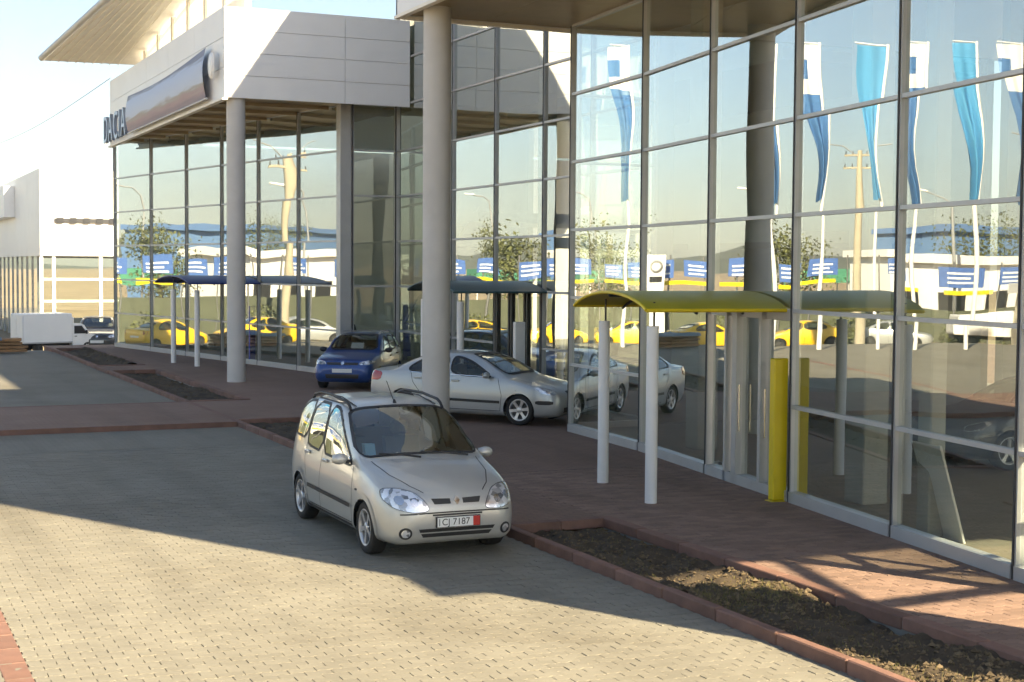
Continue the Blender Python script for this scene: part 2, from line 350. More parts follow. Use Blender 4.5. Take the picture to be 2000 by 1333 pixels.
def view(x, y, z):
    d = Vector((x, y, z - CAMZ)); zz = d.dot(fw)
    if zz < 1: return None
    return 1000 + FOC * d.dot(rt) / zz, 666.5 - FOC * d.dot(up) / zz
PL, PW, PA = 0.225, 0.1125, 0.013
def paver_outline(inset):
    w = [0, PA, -PA, PA, -PA, 0]; xs = [0, PL / 8, 3 * PL / 8, 5 * PL / 8, 7 * PL / 8, PL]
    bot = [(x, f) for x, f in zip(xs, w)]; top = [(x, PW + f) for x, f in zip(reversed(xs), reversed(w))]
    kx, ky = 1 - 2 * inset / PL, 1 - 2 * inset / PW
    return [((x - PL / 2) * kx, (y - PW / 2) * ky) for x, y in bot + top]
def paver_mb(mb, x, y, z, h=0.03, rot=0.0):
    o = paver_outline(0.0016); t = paver_outline(0.0038); c, s = math.cos(rot), math.sin(rot)
    n = len(o)
    v = [(x + c * a - s * b, y + s * a + c * b, z - h) for a, b in o] + [(x + c * a - s * b, y + s * a + c * b, z) for a, b in t]
    mb.add(v, [tuple(range(n, 2 * n))] + [(i, (i + 1) % n, n + (i + 1) % n, n + i) for i in range(n)])
paver_me = {}
def lay_pavers(parent, region, z, m, keep, seed):
    x0, x1, y0, y1 = region; rg = random.Random(seed); spots = []
    nr = int((y1 - y0) / PW)
    for j in range(nr):
        y = y0 + (j + 0.5) * PW; off = PL / 2 if j % 2 else 0
        for i in range(int((x1 - x0) / PL)):
            x = x0 + PL / 2 + i * PL + off
            if x + PL / 2 > x1 or not keep(x, y): continue
            spots.append((x, y))
    ranked = sorted(spots, key=lambda p: (0 if (lambda q: q and 0 < q[0] < 2000 and 0 < q[1] < 1333)(view(p[0], p[1], z)) else 1, math.hypot(p[0], p[1])))
    me = MB(); paver_mb(me, 0, 0, 0); data = me.mesh('paver', m)
    for x, y in ranked[:300]:
        o = bpy.data.objects.new('paver', data); COL.objects.link(o); o.parent = parent
        o.location = (x, y, z + rg.uniform(-0.0025, 0.0025)); o.rotation_euler = (rg.uniform(-.008, .008), rg.uniform(-.008, .008), rg.uniform(-.01, .01))
    mb = MB()
    for x, y in ranked[300:]:
        paver_mb(mb, x, y, z + rg.uniform(-0.0025, 0.0025), rot=rg.uniform(-.008, .008))
    o = mb.build('paver_field', m, parent); o['kind'] = 'stuff'
def near_view(x, y):
    q = view(x, y, 0); return q is not None and -500 < q[0] < 2500 and q[1] < 1900
def road_keep(x, y):
    if 1.20 < x < 1.37: return False
    return near_view(x, y)
lay_pavers(road, (-4.0, 7.60, 2.0, 27.0), ROADZ, M_road, road_keep, 1)
# flush red kerb strip in the road, single stones
strip_me = MB().cbox((-0.11, -0.245, -0.08), (0.11, 0.245, 0.0), 0.006).mesh('kerb_stone', M_kerb)
strip = thing('kerb_strip', 'flush red kerb stone strip set in the sunlit paving, lower left corner', 'kerb', (1.285, 0, ROADZ))
for k in range(110):
    o = link('kerb_stone', strip_me, strip, True); o.location = (0, -4 + k * 0.5, 0.004 + rng.uniform(-.002, .002))

walk = structure(sheet('sidewalk', [9.0, 46], [-60, 0, 61], lambda x, y: -0.012, M_rjoint), 'red brick pavement along the showroom fronts')
sheet('paving', [9.0, 46], [-60, 5.0], lambda x, y: 0, M_far_red, walk)
sheet('paving', [9.0, 46], [21.0, 61.0], lambda x, y: 0, M_far_red, walk)
lay_pavers(walk, (8.9, 13.6, 5.0, 21.0), 0.0, M_red, lambda x, y: near_view(x, y) and x < 12.3 + 0.157 * (y - 16.8), 2)
PLANTERS = [(-20.0, 16.75), (20.2, 30.4), (34.9, 45.9), (48.2, 58.7)]
gaps = [(16.75, 20.2), (30.4, 34.9), (45.9, 48.2), (58.7, 61.0)]
for a, b in gaps:
    sheet('paving', [7.6, 9.0], [a, b], lambda x, y: 0, M_far_red, walk)
    MB().box((7.47, a, -0.3), (7.6, b, 0.003)).build('kerb_edge', M_kerb, walk)
band = structure(MB().box((-12, 30.12, -0.3), (7.47, 34.8, 0.0)).build('crossing', M_far_red), 'raised red brick crossing over the road')
MB().box((-12, 29.98, -0.3), (7.47, 30.12, 0.004)).build('kerb_edge', M_kerb, band)
MB().box((-12, 34.8, -0.3), (7.47, 34.93, 0.004)).build('kerb_edge', M_kerb, band)

# ------------------------------------------------------------------ planting strips
stone_me = MB().cbox((-0.045, -0.495, -0.28), (0.065, 0.495, 0.012), 0.012).mesh('kerb_stone', M_kerb)
inner_me = MB().cbox((-0.098, -0.495, -0.10), (0.06, 0.495, 0.022), 0.01).mesh('kerb_stone', M_kerb)
labels = ['long planting strip with dry clods and soil, nearest one beside the yellow canopy', 'planting strip half hidden behind the silver minivan',
          'dark earth planting strip beyond the red brick crossing', 'farthest planting strip, earth heaped near the white box truck']
for pi, (a, b) in enumerate(PLANTERS):
    t = thing('planting_strip', labels[pi], 'planter', (8.2, (a + b) / 2, 0), group='planting strips along the pavement')
    n = int(round((b - a) / 1.0)); st = (b - a) / n; oy = -(b - a) / 2
    for k in range(n):
        yy = oy + (k + 0.5) * st
        if a + (k + 0.5) * st < 4: continue
        o = link('kerb_stone', stone_me, t, True); o.location = (7.535 - 8.2, yy, rng.uniform(-.006, .006)); o.rotation_euler = (rng.uniform(-.006, .006), 0, rng.uniform(-.006, .006)); o.scale = (1, st, 1)
        o = link('kerb_stone', inner_me, t, True); o.location = (8.965 - 8.2, yy, rng.uniform(-.004, .004)); o.rotation_euler = (0, 0, rng.uniform(-.006, .006)); o.scale = (1, st, 1)
    for ye in (a, b):
        for k in range(2):
            o = link('kerb_stone', inner_me, t, True); o.location = (7.93 - 8.2 + k * 0.66, (ye - (a + b) / 2) + (0.05 if ye == a else -0.05), 0.0); o.rotation_euler = (0, 0, math.pi / 2); o.scale = (1, 0.66, 1)
    MB().box((8.88, a + 0.1, -0.5), (8.93, b - 0.1, -0.015)).build('retaining_wall', M_conc, t)
    y0 = max(a, 3.0) + 0.1; y1 = b - 0.1
    res = 0.05 if pi == 0 else 0.14
    nx_, ny_ = int(1.28 / res), int((y1 - y0) / res)
    def soilz(x, y, pi=pi):
        e = -0.165 + 0.06 * noise2(x * 1.3, y * 0.8, pi) + 0.065 * noise2(x * 4, y * 3.1, pi + 3) + 0.04 * noise2(x * 11, y * 11, pi + 5)
        e += 0.07 - 0.0 * sstep(8.35, 8.85, x)
        if pi == 3: e += 0.22 * sstep(8.1, 8.5, x) * (1 - sstep(8.6, 8.9, x)) * (0.6 + 0.7 * noise2(x * 2, y * 1.7, 9))
        if pi == 0: e += 0.07 * math.exp(-((y - 12.4) / 0.8) ** 2) + 0.05 * sstep(10.6, 9.2, y)
        return e
    mb = MB(); mb.grid(lambda u, v: (7.6 + 1.29 * u, y0 + (y1 - y0) * v, soilz(7.6 + 1.29 * u, y0 + (y1 - y0) * v)), nx_, ny_)
    mb.build('soil', M_soil, t)
    mb = MB(); rg = random.Random(40 + pi)
    cnt = [11000, 600, 900, 1100][pi]
    for k in range(cnt):
        x = rg.uniform(7.64, 8.82); y = rg.uniform(y0, y1)
        if pi == 0:
            dry = max(math.exp(-((y - 12.3) / 0.75) ** 2), sstep(11.0, 9.8, y + (x - 7.7) * 0.3))  # the bed's sunlit zones are also drawn in as thicker pale clods
            if rg.random() > 0.30 + 0.70 * dry: continue
        r = rg.uniform(0.006, 0.022) * (1.9 if rg.random() < 0.10 else 1); z = soilz(x, y) + r * 0.3
        pts = []
        for dx, dy, dz in ((1, 0, 0), (0, 1, 0), (-1, 0, 0), (0, -1, 0), (0, 0, 1), (0, 0, -1)):
            q = r * rg.uniform(0.6, 1.3); pts.append((x + dx * q + rg.uniform(-.3, .3) * r, y + dy * q + rg.uniform(-.3, .3) * r, z + dz * q * 0.8))
        mb.add(pts, [(0, 1, 4), (1, 2, 4), (2, 3, 4), (3, 0, 4), (1, 0, 5), (2, 1, 5), (3, 2, 5), (0, 3, 5)])
    o = mb.build('clods', M_clod, t); o['kind'] = 'stuff'
    if pi == 0:
        mb = MB()
        for k in range(2600):
            c = rg.random()
            if c < 0.5: x = rg.uniform(7.68, 8.7); y = rg.gauss(12.35, 0.42)  # weeds gathered in the same sunlit zones
            elif c < 0.75: x = rg.uniform(7.66, 8.2); y = rg.uniform(7, 10.6)
            else: x = rg.uniform(7.66, 8.7); y = rg.uniform(7, 16.4)
            z = soilz(x, y); h = rg.uniform(0.015, 0.06); an = rg.uniform(0, 6.28); w = 0.004
            lx, ly = rg.uniform(-.6, .6) * h, rg.uniform(-.6, .6) * h
            mb.add([(x - w * math.cos(an), y - w * math.sin(an), z - .005), (x + w * math.cos(an), y + w * math.sin(an), z - .005), (x + lx, y + ly, z + h)], [(0, 1, 2)])
        o = mb.build('dry_weeds', M_grass, t); o['kind'] = 'stuff'
# ------------------------------------------------------------------ curtain walls
ZS = [0.07, 1.316, 2.632, 3.948, 5.264, 6.58, 7.9]
def curtain(root, pts, zs, out, skip=(), mw=0.06, md=0.13, notrans=(), glass=None):
    """glass wall along plan points; out = outward normal; skip = (bay, row) left open; notrans = (bay, level) without a bar"""
    rg = random.Random(int(abs(pts[0][0]) * 100)); out = Vector((out[0], out[1], 0)).normalized()
    H = zs[-1]
    for i, p in enumerate(pts):
        p = Vector((p[0], p[1], 0)); d = Vector((-out.y, out.x, 0))
        o = p - d * mw / 2 - out * md * 0.45
        MB().obox(o + Vector((0, 0, 0.0)), d * mw, out * md, Vector((0, 0, H))).build('mullion', M_alu, root)
        MB().obox(o + d * 0.002 + out * (md + 0.001), d * 0.03, out * 0.012, Vector((0, 0, H))).build('cover_strip', M_dark_seal, root)
    for i in range(len(pts) - 1):
        a = Vector((pts[i][0], pts[i][1], 0)); b = Vector((pts[i + 1][0], pts[i + 1][1], 0)); d = (b - a).normalized(); ln = (b - a).length
        for k, z in enumerate(zs):
            if (i, k) in notrans: continue
            h = 0.15 if k == 0 else 0.052
            zz = 0.0 if k == 0 else z - h / 2
            MB().obox(a + d * (mw / 2 + 0.002) - out * 0.05 + Vector((0, 0, zz)), d * (ln - mw - 0.004), out * (0.115 if k else 0.15), Vector((0, 0, h))).build('sill' if k == 0 else 'transom', M_alu, root)
        k = 0
        while k < len(zs) - 1:
            k2 = k + 1
            while (i, k2) in notrans and k2 < len(zs) - 1: k2 += 1
            if (i, k) not in skip:
                z0, z1 = zs[k] + (0.08 if k == 0 else 0.026), zs[k2] - 0.026
                c = (a + b) / 2 + Vector((0, 0, (z0 + z1) / 2)) + out * 0.02
                hw, hh = (ln - mw) / 2 - 0.004, (z1 - z0) / 2 - 0.002
                tx, tz, bu = rg.uniform(-.0012, .0012), rg.uniform(-.0012, .0012), rg.uniform(-.0035, .0035)
                mb = MB(); n = 6
                mb.grid(lambda u, v: tuple(d * (hw * (2 * u - 1)) + Vector((0, 0, hh * (2 * v - 1))) + d.cross(Vector((0, 0, 1))) * (-1 if d.cross(Vector((0, 0, 1))).dot(out) < 0 else 1) * (tx * hw * (2 * u - 1) + tz * hh * (2 * v - 1) + bu * (1 - (2 * u - 1) ** 2) * (1 - (2 * v - 1) ** 2))), n, n)
                o = mb.build('glass_pane', glass or M_glassA, root); o.location = c
            k = k2

def panel_face(root, org, du, dv, nrm, us, vs, m, name='panel', gap=0.014, th=0.035):
    """flat cladding of separate panels; us, vs = joint positions in metres along du and dv"""
    org, du, dv, nrm = Vector(org), Vector(du), Vector(dv), Vector(nrm)
    for i in range(len(us) - 1):
        for j in range(len(vs) - 1):
            o = org + du * (us[i] + gap / 2) + dv * (vs[j] + gap / 2)
            MB().obox(o, du * (us[i + 1] - us[i] - gap), dv * (vs[j + 1] - vs[j] - gap), nrm * th).build(name, m, root)

def steps(a, b, n): return [a + (b - a) * i / n for i in range(n + 1)]

# ------------------------------------------------------------------ showroom A (right, yellow canopy)
kA = 0.157
def xA(y): return 11.98 + kA * (y - 16.81)
A = thing('showroom_building', 'large glass fronted showroom on the right with yellow entrance canopy', 'building', (14, 16, 0), group='glass showrooms in a row')
YA = [26.45, 22.75, 19.81, 16.91, 14.2, 11.75, 10.75]
ptsA = [(xA(y), y) for y in YA]; ptsA[0] = (13.15, 26.0)
curtain(A, ptsA, ZS, (-1, kA), skip={(2, 0), (2, 1)}, notrans={(2, 1), (1, 1)})
curtain(A, [(13.30, 26.1), (15.03, 26.1)], ZS, (0, 1))
curtain(A, [(11.2, 10.68), (14.0, 10.68), (17.0, 10.68), (20, 10.68), (23, 10.68), (26, 10.68), (29, 10.68)], ZS, (0, -1), skip={(i, k) for i in range(6) for k in range(6)})
polyA = [(9.68, 26.4), (9.68, 7.0), (12.2, 7.0), (12.2, 2.95), (30, 2.95), (30, 26.4)]
MB().prism(polyA, 8.0, 10.95).build('roof', M_white, A)
MB().prism([(11.1, 10.8), (29.9, 10.8), (29.9, 26.3), (13.6, 26.3)], 0.004, 0.03).build('floor', M_floor, A)
MB().box((29.0, 10.8, 0), (29.2, 26.4, 8.0)).build('back_wall', M_inwall, A)
MB().box((19.0, 20.5, 0), (29.0, 20.7, 8.0)).build('partition_wall', M_inwall, A)
MB().box((21.5, 11.0, 3.3), (29.0, 20.5, 3.6)).build('mezzanine', M_inwall, A)
for yy in slope_rows(11.4, 20.2, 2.1): MB().box((21.45, yy - .02, 3.6), (21.5, yy + .02, 4.55)).build('baluster', M_alu, A)
MB().box((21.43, 11.2, 4.55), (21.52, 20.4, 4.6)).build('handrail', M_alu, A)
# soffit boards
rows = steps(3.0, 26.4, 9)
for j in range(9):
    y0, y1 = rows[j] + 0.008, rows[j + 1] - 0.008
    xf = 9.7 if y0 > 6.99 else 12.22
    xe = 30.0 if y1 < 10.7 else xA(y0) + 2.0
    for (xa, xb) in ((xf, xf + (min(xA(y1), xA(y0)) - xf) * 0.5), (xf + (min(xA(y1), xA(y0)) - xf) * 0.5, xe)):
        if xb - xa > 0.2: MB().box((xa + 0.006, y0, 7.92), (xb - 0.006, y1, 7.985)).build('soffit_panel', M_soff, A)
# fascia cladding
panel_face(A, (9.68, 26.45, 7.9), (0, -1, 0), (0, 0, 1), (-1, 0, 0), steps(0, 19.4, 6), steps(0, 3.05, 4), M_white, 'fascia_panel')
panel_face(A, (9.64, 26.41, 7.9), (1, 0, 0), (0, 0, 1), (0, 1, 0), steps(0, 5.3, 2), steps(0, 3.05, 4), M_white, 'fascia_panel')
MB().box((9.60, 7.05, 7.84), (9.72, 26.5, 7.9)).build('drip_edge', M_cream, A)
MB().box((9.74, 26.38, 7.84), (15.0, 26.5, 7.9)).build('drip_edge', M_cream, A)
def column(root, x, y, z1, r=0.255):
    MB().cyl((x, y, 0), (x, y, z1), r, n=40).build('column', M_col, root)
column(A, 10.06, 25.45, 7.93)
MB().cbox((9.62, 6.7, 0), (11.3, 6.98, 11.6), 0.02).build('end_pylon', M_white, A)
# truss under the near roof end
def bar(root, a, b, r=0.09, name='truss_bar'): MB().tube([a, b], r, 6).build(name, M_steel, root)
bar(A, (13.2, 2.95, 6.30), (16.4, 2.95, 6.45), 0.11)
bar(A, (14.9, 2.95, 7.90), (13.35, 2.95, 6.40), 0.11); bar(A, (14.9, 2.95, 7.85), (15.9, 2.95, 6.45), 0.05)
bar(A, (16.4, 2.95, 6.45), (18.2, 2.95, 7.9), 0.09); bar(A, (13.2, 2.95, 6.3), (12.3, 2.95, 7.95), 0.09)
# inside: piers, leaning board, reception desk
for (x, y, w) in ((12.78, 16.35, 0.21), (13.9, 22.4, 0.21), (11.86, 13.95, 0.12), (18.5, 14.0, 0.25)):
    MB().cbox((x - w, y - w, 0.03), (x + w, y + w, 7.95), 0.02).build('pier', M_inwall, A)
bd = thing('leaning_board', 'white board leaning against the inside of the right showroom glass', 'board', (11.95, 13.45, 0.03))
e = Vector((kA, 1, 0)).normalized(); nn = Vector((-1, kA, 0)).normalized()
p = Vector((xA(14.1), 14.1, 0.03)) - nn * 0.46
MB().obox(p, -e * 0.58, -nn * 0.025, Vector((0, 0, 1.14)) + nn * 0.34).build('board_sheet', M_white2, bd)
MB().obox(p - e * 0.582, -e * 0.03, -nn * 0.03, Vector((0, 0, 1.15)) + nn * 0.342).build('board_edge', M_white2, bd)
# entrance door of A
dr = [(xA(y), y) for y in (19.81, 19.05, 18.72, 17.85, 16.91)]
for i, (x, y) in enumerate(dr[1:-1]):
    w = (0.07, 0.16, 0.09)[i]
    MB().obox(Vector((x, y, 0)) - e * w / 2 + nn * -0.06, e * w, nn * 0.16, (0, 0, 2.6)).build('door_post', M_alu, A)
for i in range(4):
    a_, b_ = Vector((*dr[i], 0)), Vector((*dr[i + 1], 0)); d_ = (b_ - a_).normalized(); a_ = a_ + d_ * 0.09; b_ = b_ - d_ * 0.09
    dl = MB().obox(a_ - nn * 0.02, b_ - a_, nn * 0.06, (0, 0, 0.14)).build('door_leaf', M_alu, A)
    MB().obox(a_ - nn * 0.02 + Vector((0, 0, 2.5)), b_ - a_, nn * 0.06, (0, 0, 0.1)).build('top_rail', M_alu, dl).matrix_parent_inverse = Matrix()
    c_ = (a_ + b_) / 2 + Vector((0, 0, 1.32)); hw = (b_ - a_).length / 2
    mb = MB().grid(lambda u, v: tuple(d_ * (hw * (2 * u - 1)) + Vector((0, 0, 1.17 * (2 * v - 1)))), 2, 2)
    g_ = mb.build('glass_pane', M_glassA, dl); g_.matrix_parent_inverse = Matrix(); g_.location = c_
    if i in (2, 3):
        h_ = MB().tube([a_ + d_ * 0.08 + nn * 0.09 + Vector((0, 0, 0.8)), a_ + d_ * 0.08 + nn * 0.09 + Vector((0, 0, 1.5))], 0.016, 8).build('handle', M_chrome, dl); h_.matrix_parent_inverse = Matrix()

# ------------------------------------------------------------------ central tower B
B = thing('glass_tower', 'taller glass block set back between the two showrooms', 'building', (20, 34, 0), group='glass showrooms in a row')
ZB = ZS + [9.216, 10.53, 11.85, 13.16, 14.5]
YB = [41.25, 36.9, 34.1, 31.3, 28.9, 26.55]
curtain(B, [(15.1, y) for y in YB], ZB, (-1, 0), skip={(2, 0), (2, 1)}, notrans={(2, 1)})
MB().box((15.06, 26.5, 14.5), (30, 41.3, 15.4)).build('roof', M_white, B)
MB().box((15.06, 12.0, 11.0), (30, 26.48, 15.4)).build('added_shade_block', M_white, B)  # unseen block added so its shadow covers the far stretch of road
MB().box((15.3, 26.55, 0.004), (29.8, 41.2, 0.03)).build('floor', M_floor, B)
MB().box((24, 26.6, 0), (24.2, 41.2, 14.5)).build('back_wall', M_inwall, B)
MB().box((15.25, 26.56, 8.02), (30, 26.7, 14.5)).build('side_wall', M_inwall, B)
MB().box((15.25, 41.1, 8.02), (30, 41.25, 14.5)).build('side_wall', M_white, B)
for zz in (3.8, 7.7): MB().box((18.5, 26.75, zz), (24, 41.05, zz + 0.25)).build('floor_slab', M_inwall, B)
for yy in (30.2, 36.4): MB().cyl((17.6, yy, 0.03), (17.6, yy, 14.5), 0.25, n=24).build('pier', M_inwall, B)
for (y0, y1) in ((34.02, 33.2), (33.15, 32.3), (32.25, 31.4)):
    dl = MB().box((15.06, y0 - 0.02, 0), (15.14, y1 + 0.02, 0.14)).build('door_leaf', M_alu, B)
    for yy in (y0 - 0.05, y1 + 0.05): MB().box((15.05, yy - 0.04, 0.14), (15.15, yy + 0.04, 2.6)).build('door_stile', M_black, dl).matrix_parent_inverse = Matrix()
    g_ = MB().grid(lambda u, v: (0, (y0 - y1) / 2 * (2 * u - 1) * 0.85, 1.22 * (2 * v - 1)), 2, 2).build('glass_pane', M_glassA, dl); g_.matrix_parent_inverse = Matrix(); g_.location = (15.1, (y0 + y1) / 2, 1.37)

# ------------------------------------------------------------------ showroom D (left, blue canopy)
kD = -0.19
def xD(y): return 10.07 + kD * (y - 59.61)
D = thing('showroom_building', 'farther glass showroom on the left with white fascia and blue canopy', 'building', (14, 50, 0), group='glass showrooms in a row')
YD = [59.69, 55.99, 52.75, 49.81, 47.03, 44.28, 41.72]
curtain(D, [(xD(y), y) for y in YD], ZS, (-1, kD))
MB().cbox((13.32, 41.28, 0), (13.66, 41.66, 7.9), 0.015).build('corner_post', M_alu, D)
curtain(D, [(13.7, 41.32), (15.02, 41.32)], ZS, (0, -1), notrans={(0, 3)})
polyD = [(9.7, 40.15), (15.0, 40.15), (15.0, 41.3), (32, 41.4), (32, 58.5), (9.7, 58.5)]
MB().prism(polyD, 8.0, 10.12).build('roof', M_white, D)
MB().prism([(13.6, 41.5), (31, 41.5), (31, 59.6), (10.3, 59.6)], 0.004, 0.03).build('floor', M_floor, D)
MB().box((31, 41.4, 0), (31.2, 47, 8.0)).build('back_wall', M_inwall, D)
MB().box((22, 47, 0), (22.2, 59.7, 8.0)).build('back_wall', M_inwall, D)
MB().box((10.2, 59.7, 0), (31.2, 59.9, 8.0)).build('end_wall', M_white, D)
for i, yy in enumerate((43.0, 44.6, 46.2)):
    MB().box((24.9, yy, 0.3), (25.0, yy + 1.5, 3.2)).build('display_board', M_white2, D)
MB().box((18, 42, 4.6), (31, 47, 4.9)).build('mezzanine', M_inwall, D)
for k in range(11): MB().box((15.5 + k * 0.28, 43.0, 0.2 + k * 0.4), (15.85 + k * 0.28, 44.3, 0.26 + k * 0.4)).build('stair_tread', M_steel, D)
MB().tube([(15.6, 43.0, 1.1), (18.4, 43.0, 5.1)], 0.03, 6).build('stair_rail', M_alu, D)
rows = steps(40.2, 58.5, 9)
for j in range(9):
    y0, y1 = rows[j] + 0.01, rows[j + 1] - 0.01
    xi = xD(y0) + 2.5
    for (xa, xb) in ((9.72, (9.72 + xD(y0)) / 2), ((9.72 + xD(y0)) / 2, min(xi, 14.9 if y0 < 41.3 else 99))):
        MB().box((xa + 0.008, y0, 7.9), (xb - 0.008, y1, 7.99)).build('soffit_panel', M_soff, D)
    MB().box((9.75, y0 - 0.05, 7.80), (xD(y0) - 0.1, y0 + 0.05, 7.897)).build('soffit_rib', M_soff, D)
panel_face(D, (9.66, 40.14, 7.76), (1, 0, 0), (0, 0, 1), (0, -1, 0), [0, 3.42, 5.36], steps(0, 2.46, 4), M_white, 'fascia_panel')
panel_face(D, (9.7, 58.5, 7.76), (0, -1, 0), (0, 0, 1), (-1, 0, 0), steps(0, 18.36, 5), steps(0, 2.46, 3), M_white, 'fascia_panel')
MB().box((9.60, 40.1, 7.70), (9.76, 58.6, 7.758)).build('drip_edge', M_cream, D)
column(D, 10.06, 40.44, 7.9)
# clerestory and lifted roof wing
def wz(y): return 11.05 + 0.1 * (60 - y)
cl = slope_rows(42.2, 59.8, 2.2)
MB().box((10.72, 42.0, 10.1), (10.9, 60.0, 10.95)).build('parapet', M_cream, D)
for i in range(len(cl) - 1):
    y0, y1 = cl[i] + 0.16, cl[i + 1] - 0.16
    zt0, zt1 = wz(y0) - 0.16, wz(y1) - 0.16
    if zt1 < 11.15: continue
    MB().box((10.74, y1, 10.95), (10.86, y1 + 0.30, zt1 + 0.12)).build('window_post', M_cream, D)
    c_ = (10.8, (y0 + y1) / 2, 10.96)
    mb = MB().add([(0, y0 - c_[1], 0), (0, y1 - c_[1], 0), (0, y1 - c_[1], zt1 - 10.96), (0, y0 - c_[1], zt0 - 10.96)], [(0, 1, 2, 3)])
    g_ = mb.build('window_pane', M_trans, D); g_.location = c_
def wx(y): return 7.4 + (60 - y) * (8.43 - 7.4) / 9.3
wm = MB(); ys = slope_rows(42, 60, 2.0)
for (zo) in (0,):
    v = []
    for y in ys: v += [(wx(y), y, wz(y)), (11.1, y, wz(y) + 0.05), (11.1, y, wz(y) + 0.35), (wx(y), y, wz(y) + 0.22)]
    n = len(ys); fs = []
    for i in range(n - 1):
        for k in range(4): fs.append((i * 4 + k, i * 4 + (k + 1) % 4, (i + 1) * 4 + (k + 1) % 4, (i + 1) * 4 + k))
    fs += [(3, 2, 1, 0), ((n - 1) * 4, (n - 1) * 4 + 1, (n - 1) * 4 + 2, (n - 1) * 4 + 3)]
    wm.add(v, [tuple(reversed(f)) for f in fs])
wing = wm.build('roof_wing', M_cream, D)
for k in range(9):
    t0 = 0.08 + k * 0.1
    MB().tube([(wx(y) + (10.6 - wx(y)) * t0, y, wz(y) - 0.012) for y in (60, 54, 48, 42)], 0.018, 5).build('seam', M_cream, wing).matrix_parent_inverse = Matrix()
MB().tube([(wx(y) - 0.05, y, wz(y) + 0.1) for y in (60, 54, 48, 42)], 0.13, 10).build('gutter', M_alu, wing).matrix_parent_inverse = Matrix()
# roof-top letters and banner on the fascia
sign = thing('shop_sign', 'grey blue metal letters DACIA on the white fascia of the far showroom', 'sign', (9.5, 56, 7.9))
M_letter = mat('letter_metal', (0.30, 0.36, 0.48), 0.35, metal=0.5)
mrot = Matrix(((0, 0, -1, 0), (-1, 0, 0, 0), (0, 1, 0, 0), (0, 0, 0, 1)))
for ch, yy in zip('DACIA', (58.35, 57.3, 56.15, 55.35, 54.6)):
    o = text('letter', ch, 1.45, M_letter, sign, Matrix.Translation((9.52, yy, 7.86)) @ mrot @ Matrix.Diagonal((0.95, 1, 1, 1)), 0.06, local=False)
M_ban = bpy.data.materials.new('banner_print'); M_ban.use_nodes = True
n = M_ban.node_tree; b = n.nodes['Principled BSDF']; b.inputs['Roughness'].default_value = 0.55
tc = n.nodes.new('ShaderNodeTexCoord'); sx = n.nodes.new('ShaderNodeSeparateXYZ'); n.links.new(tc.outputs['Generated'], sx.inputs[0])
ns = n.nodes.new('ShaderNodeTexNoise'); ns.inputs['Scale'].default_value = 7; ns.inputs['Detail'].default_value = 6; n.links.new(tc.outputs['Generated'], ns.inputs[0])
ad = n.nodes.new('ShaderNodeMath'); ad.operation = 'MULTIPLY_ADD'; ad.inputs[1].default_value = 0.3; n.links.new(ns.outputs['Fac'], ad.inputs[0]); n.links.new(sx.outputs['Z'], ad.inputs[2])
cr = n.nodes.new('ShaderNodeValToRGB'); n.links.new(ad.outputs[0], cr.inputs[0]); cr.color_ramp.interpolation = 'LINEAR'
els = cr.color_ramp.elements; els[0].position = 0.15; els[0].color = (0.20, 0.17, 0.22, 1); els[1].position = 1.12; els[1].color = (0.20, 0.22, 0.32, 1)
for ps, c in ((0.33, (0.36, 0.25, 0.27, 1)), (0.42, (0.35, 0.32, 0.30, 1)), (0.5, (0.52, 0.58, 0.70, 1)), (0.92, (0.46, 0.55, 0.74, 1)), (0.98, (0.24, 0.27, 0.36, 1))):
    q = els.new(ps); q.color = c
n.links.new(cr.outputs[0], b.inputs['Base Color'])
ban = thing('fascia_banner', 'long printed landscape banner hung on the white fascia beside the letters', 'banner', (9.55, 47.5, 7.9))
mb = MB(); mb.grid(lambda u, v: (9.50 - 0.10 * math.sin(math.pi * v), 53.7 - 12.1 * u, 7.88 + (1.28 + 0.14 * math.sin(math.pi * u) * -1 + 0.12 * u) * v), 24, 6); mb.build('banner_cloth', M_ban, ban)
MB().tube([(9.5, 53.75, 7.86), (9.5, 41.5, 7.86)], 0.03, 6).build('banner_rail', M_alu, ban)
emb = thing('round_emblem', 'white round emblem on the fascia corner beside the printed banner', 'sign', (9.5, 40.9, 8.7))
mb = MB().lathe([(0.0, -0.07), (0.2, -0.06), (0.28, -0.03), (0.3, 0.0)], 32); o = mb.build('dome', M_white2, emb, True); o.rotation_euler = (0, 0, -math.pi / 2); o.scale = (1, 1, 1.25)

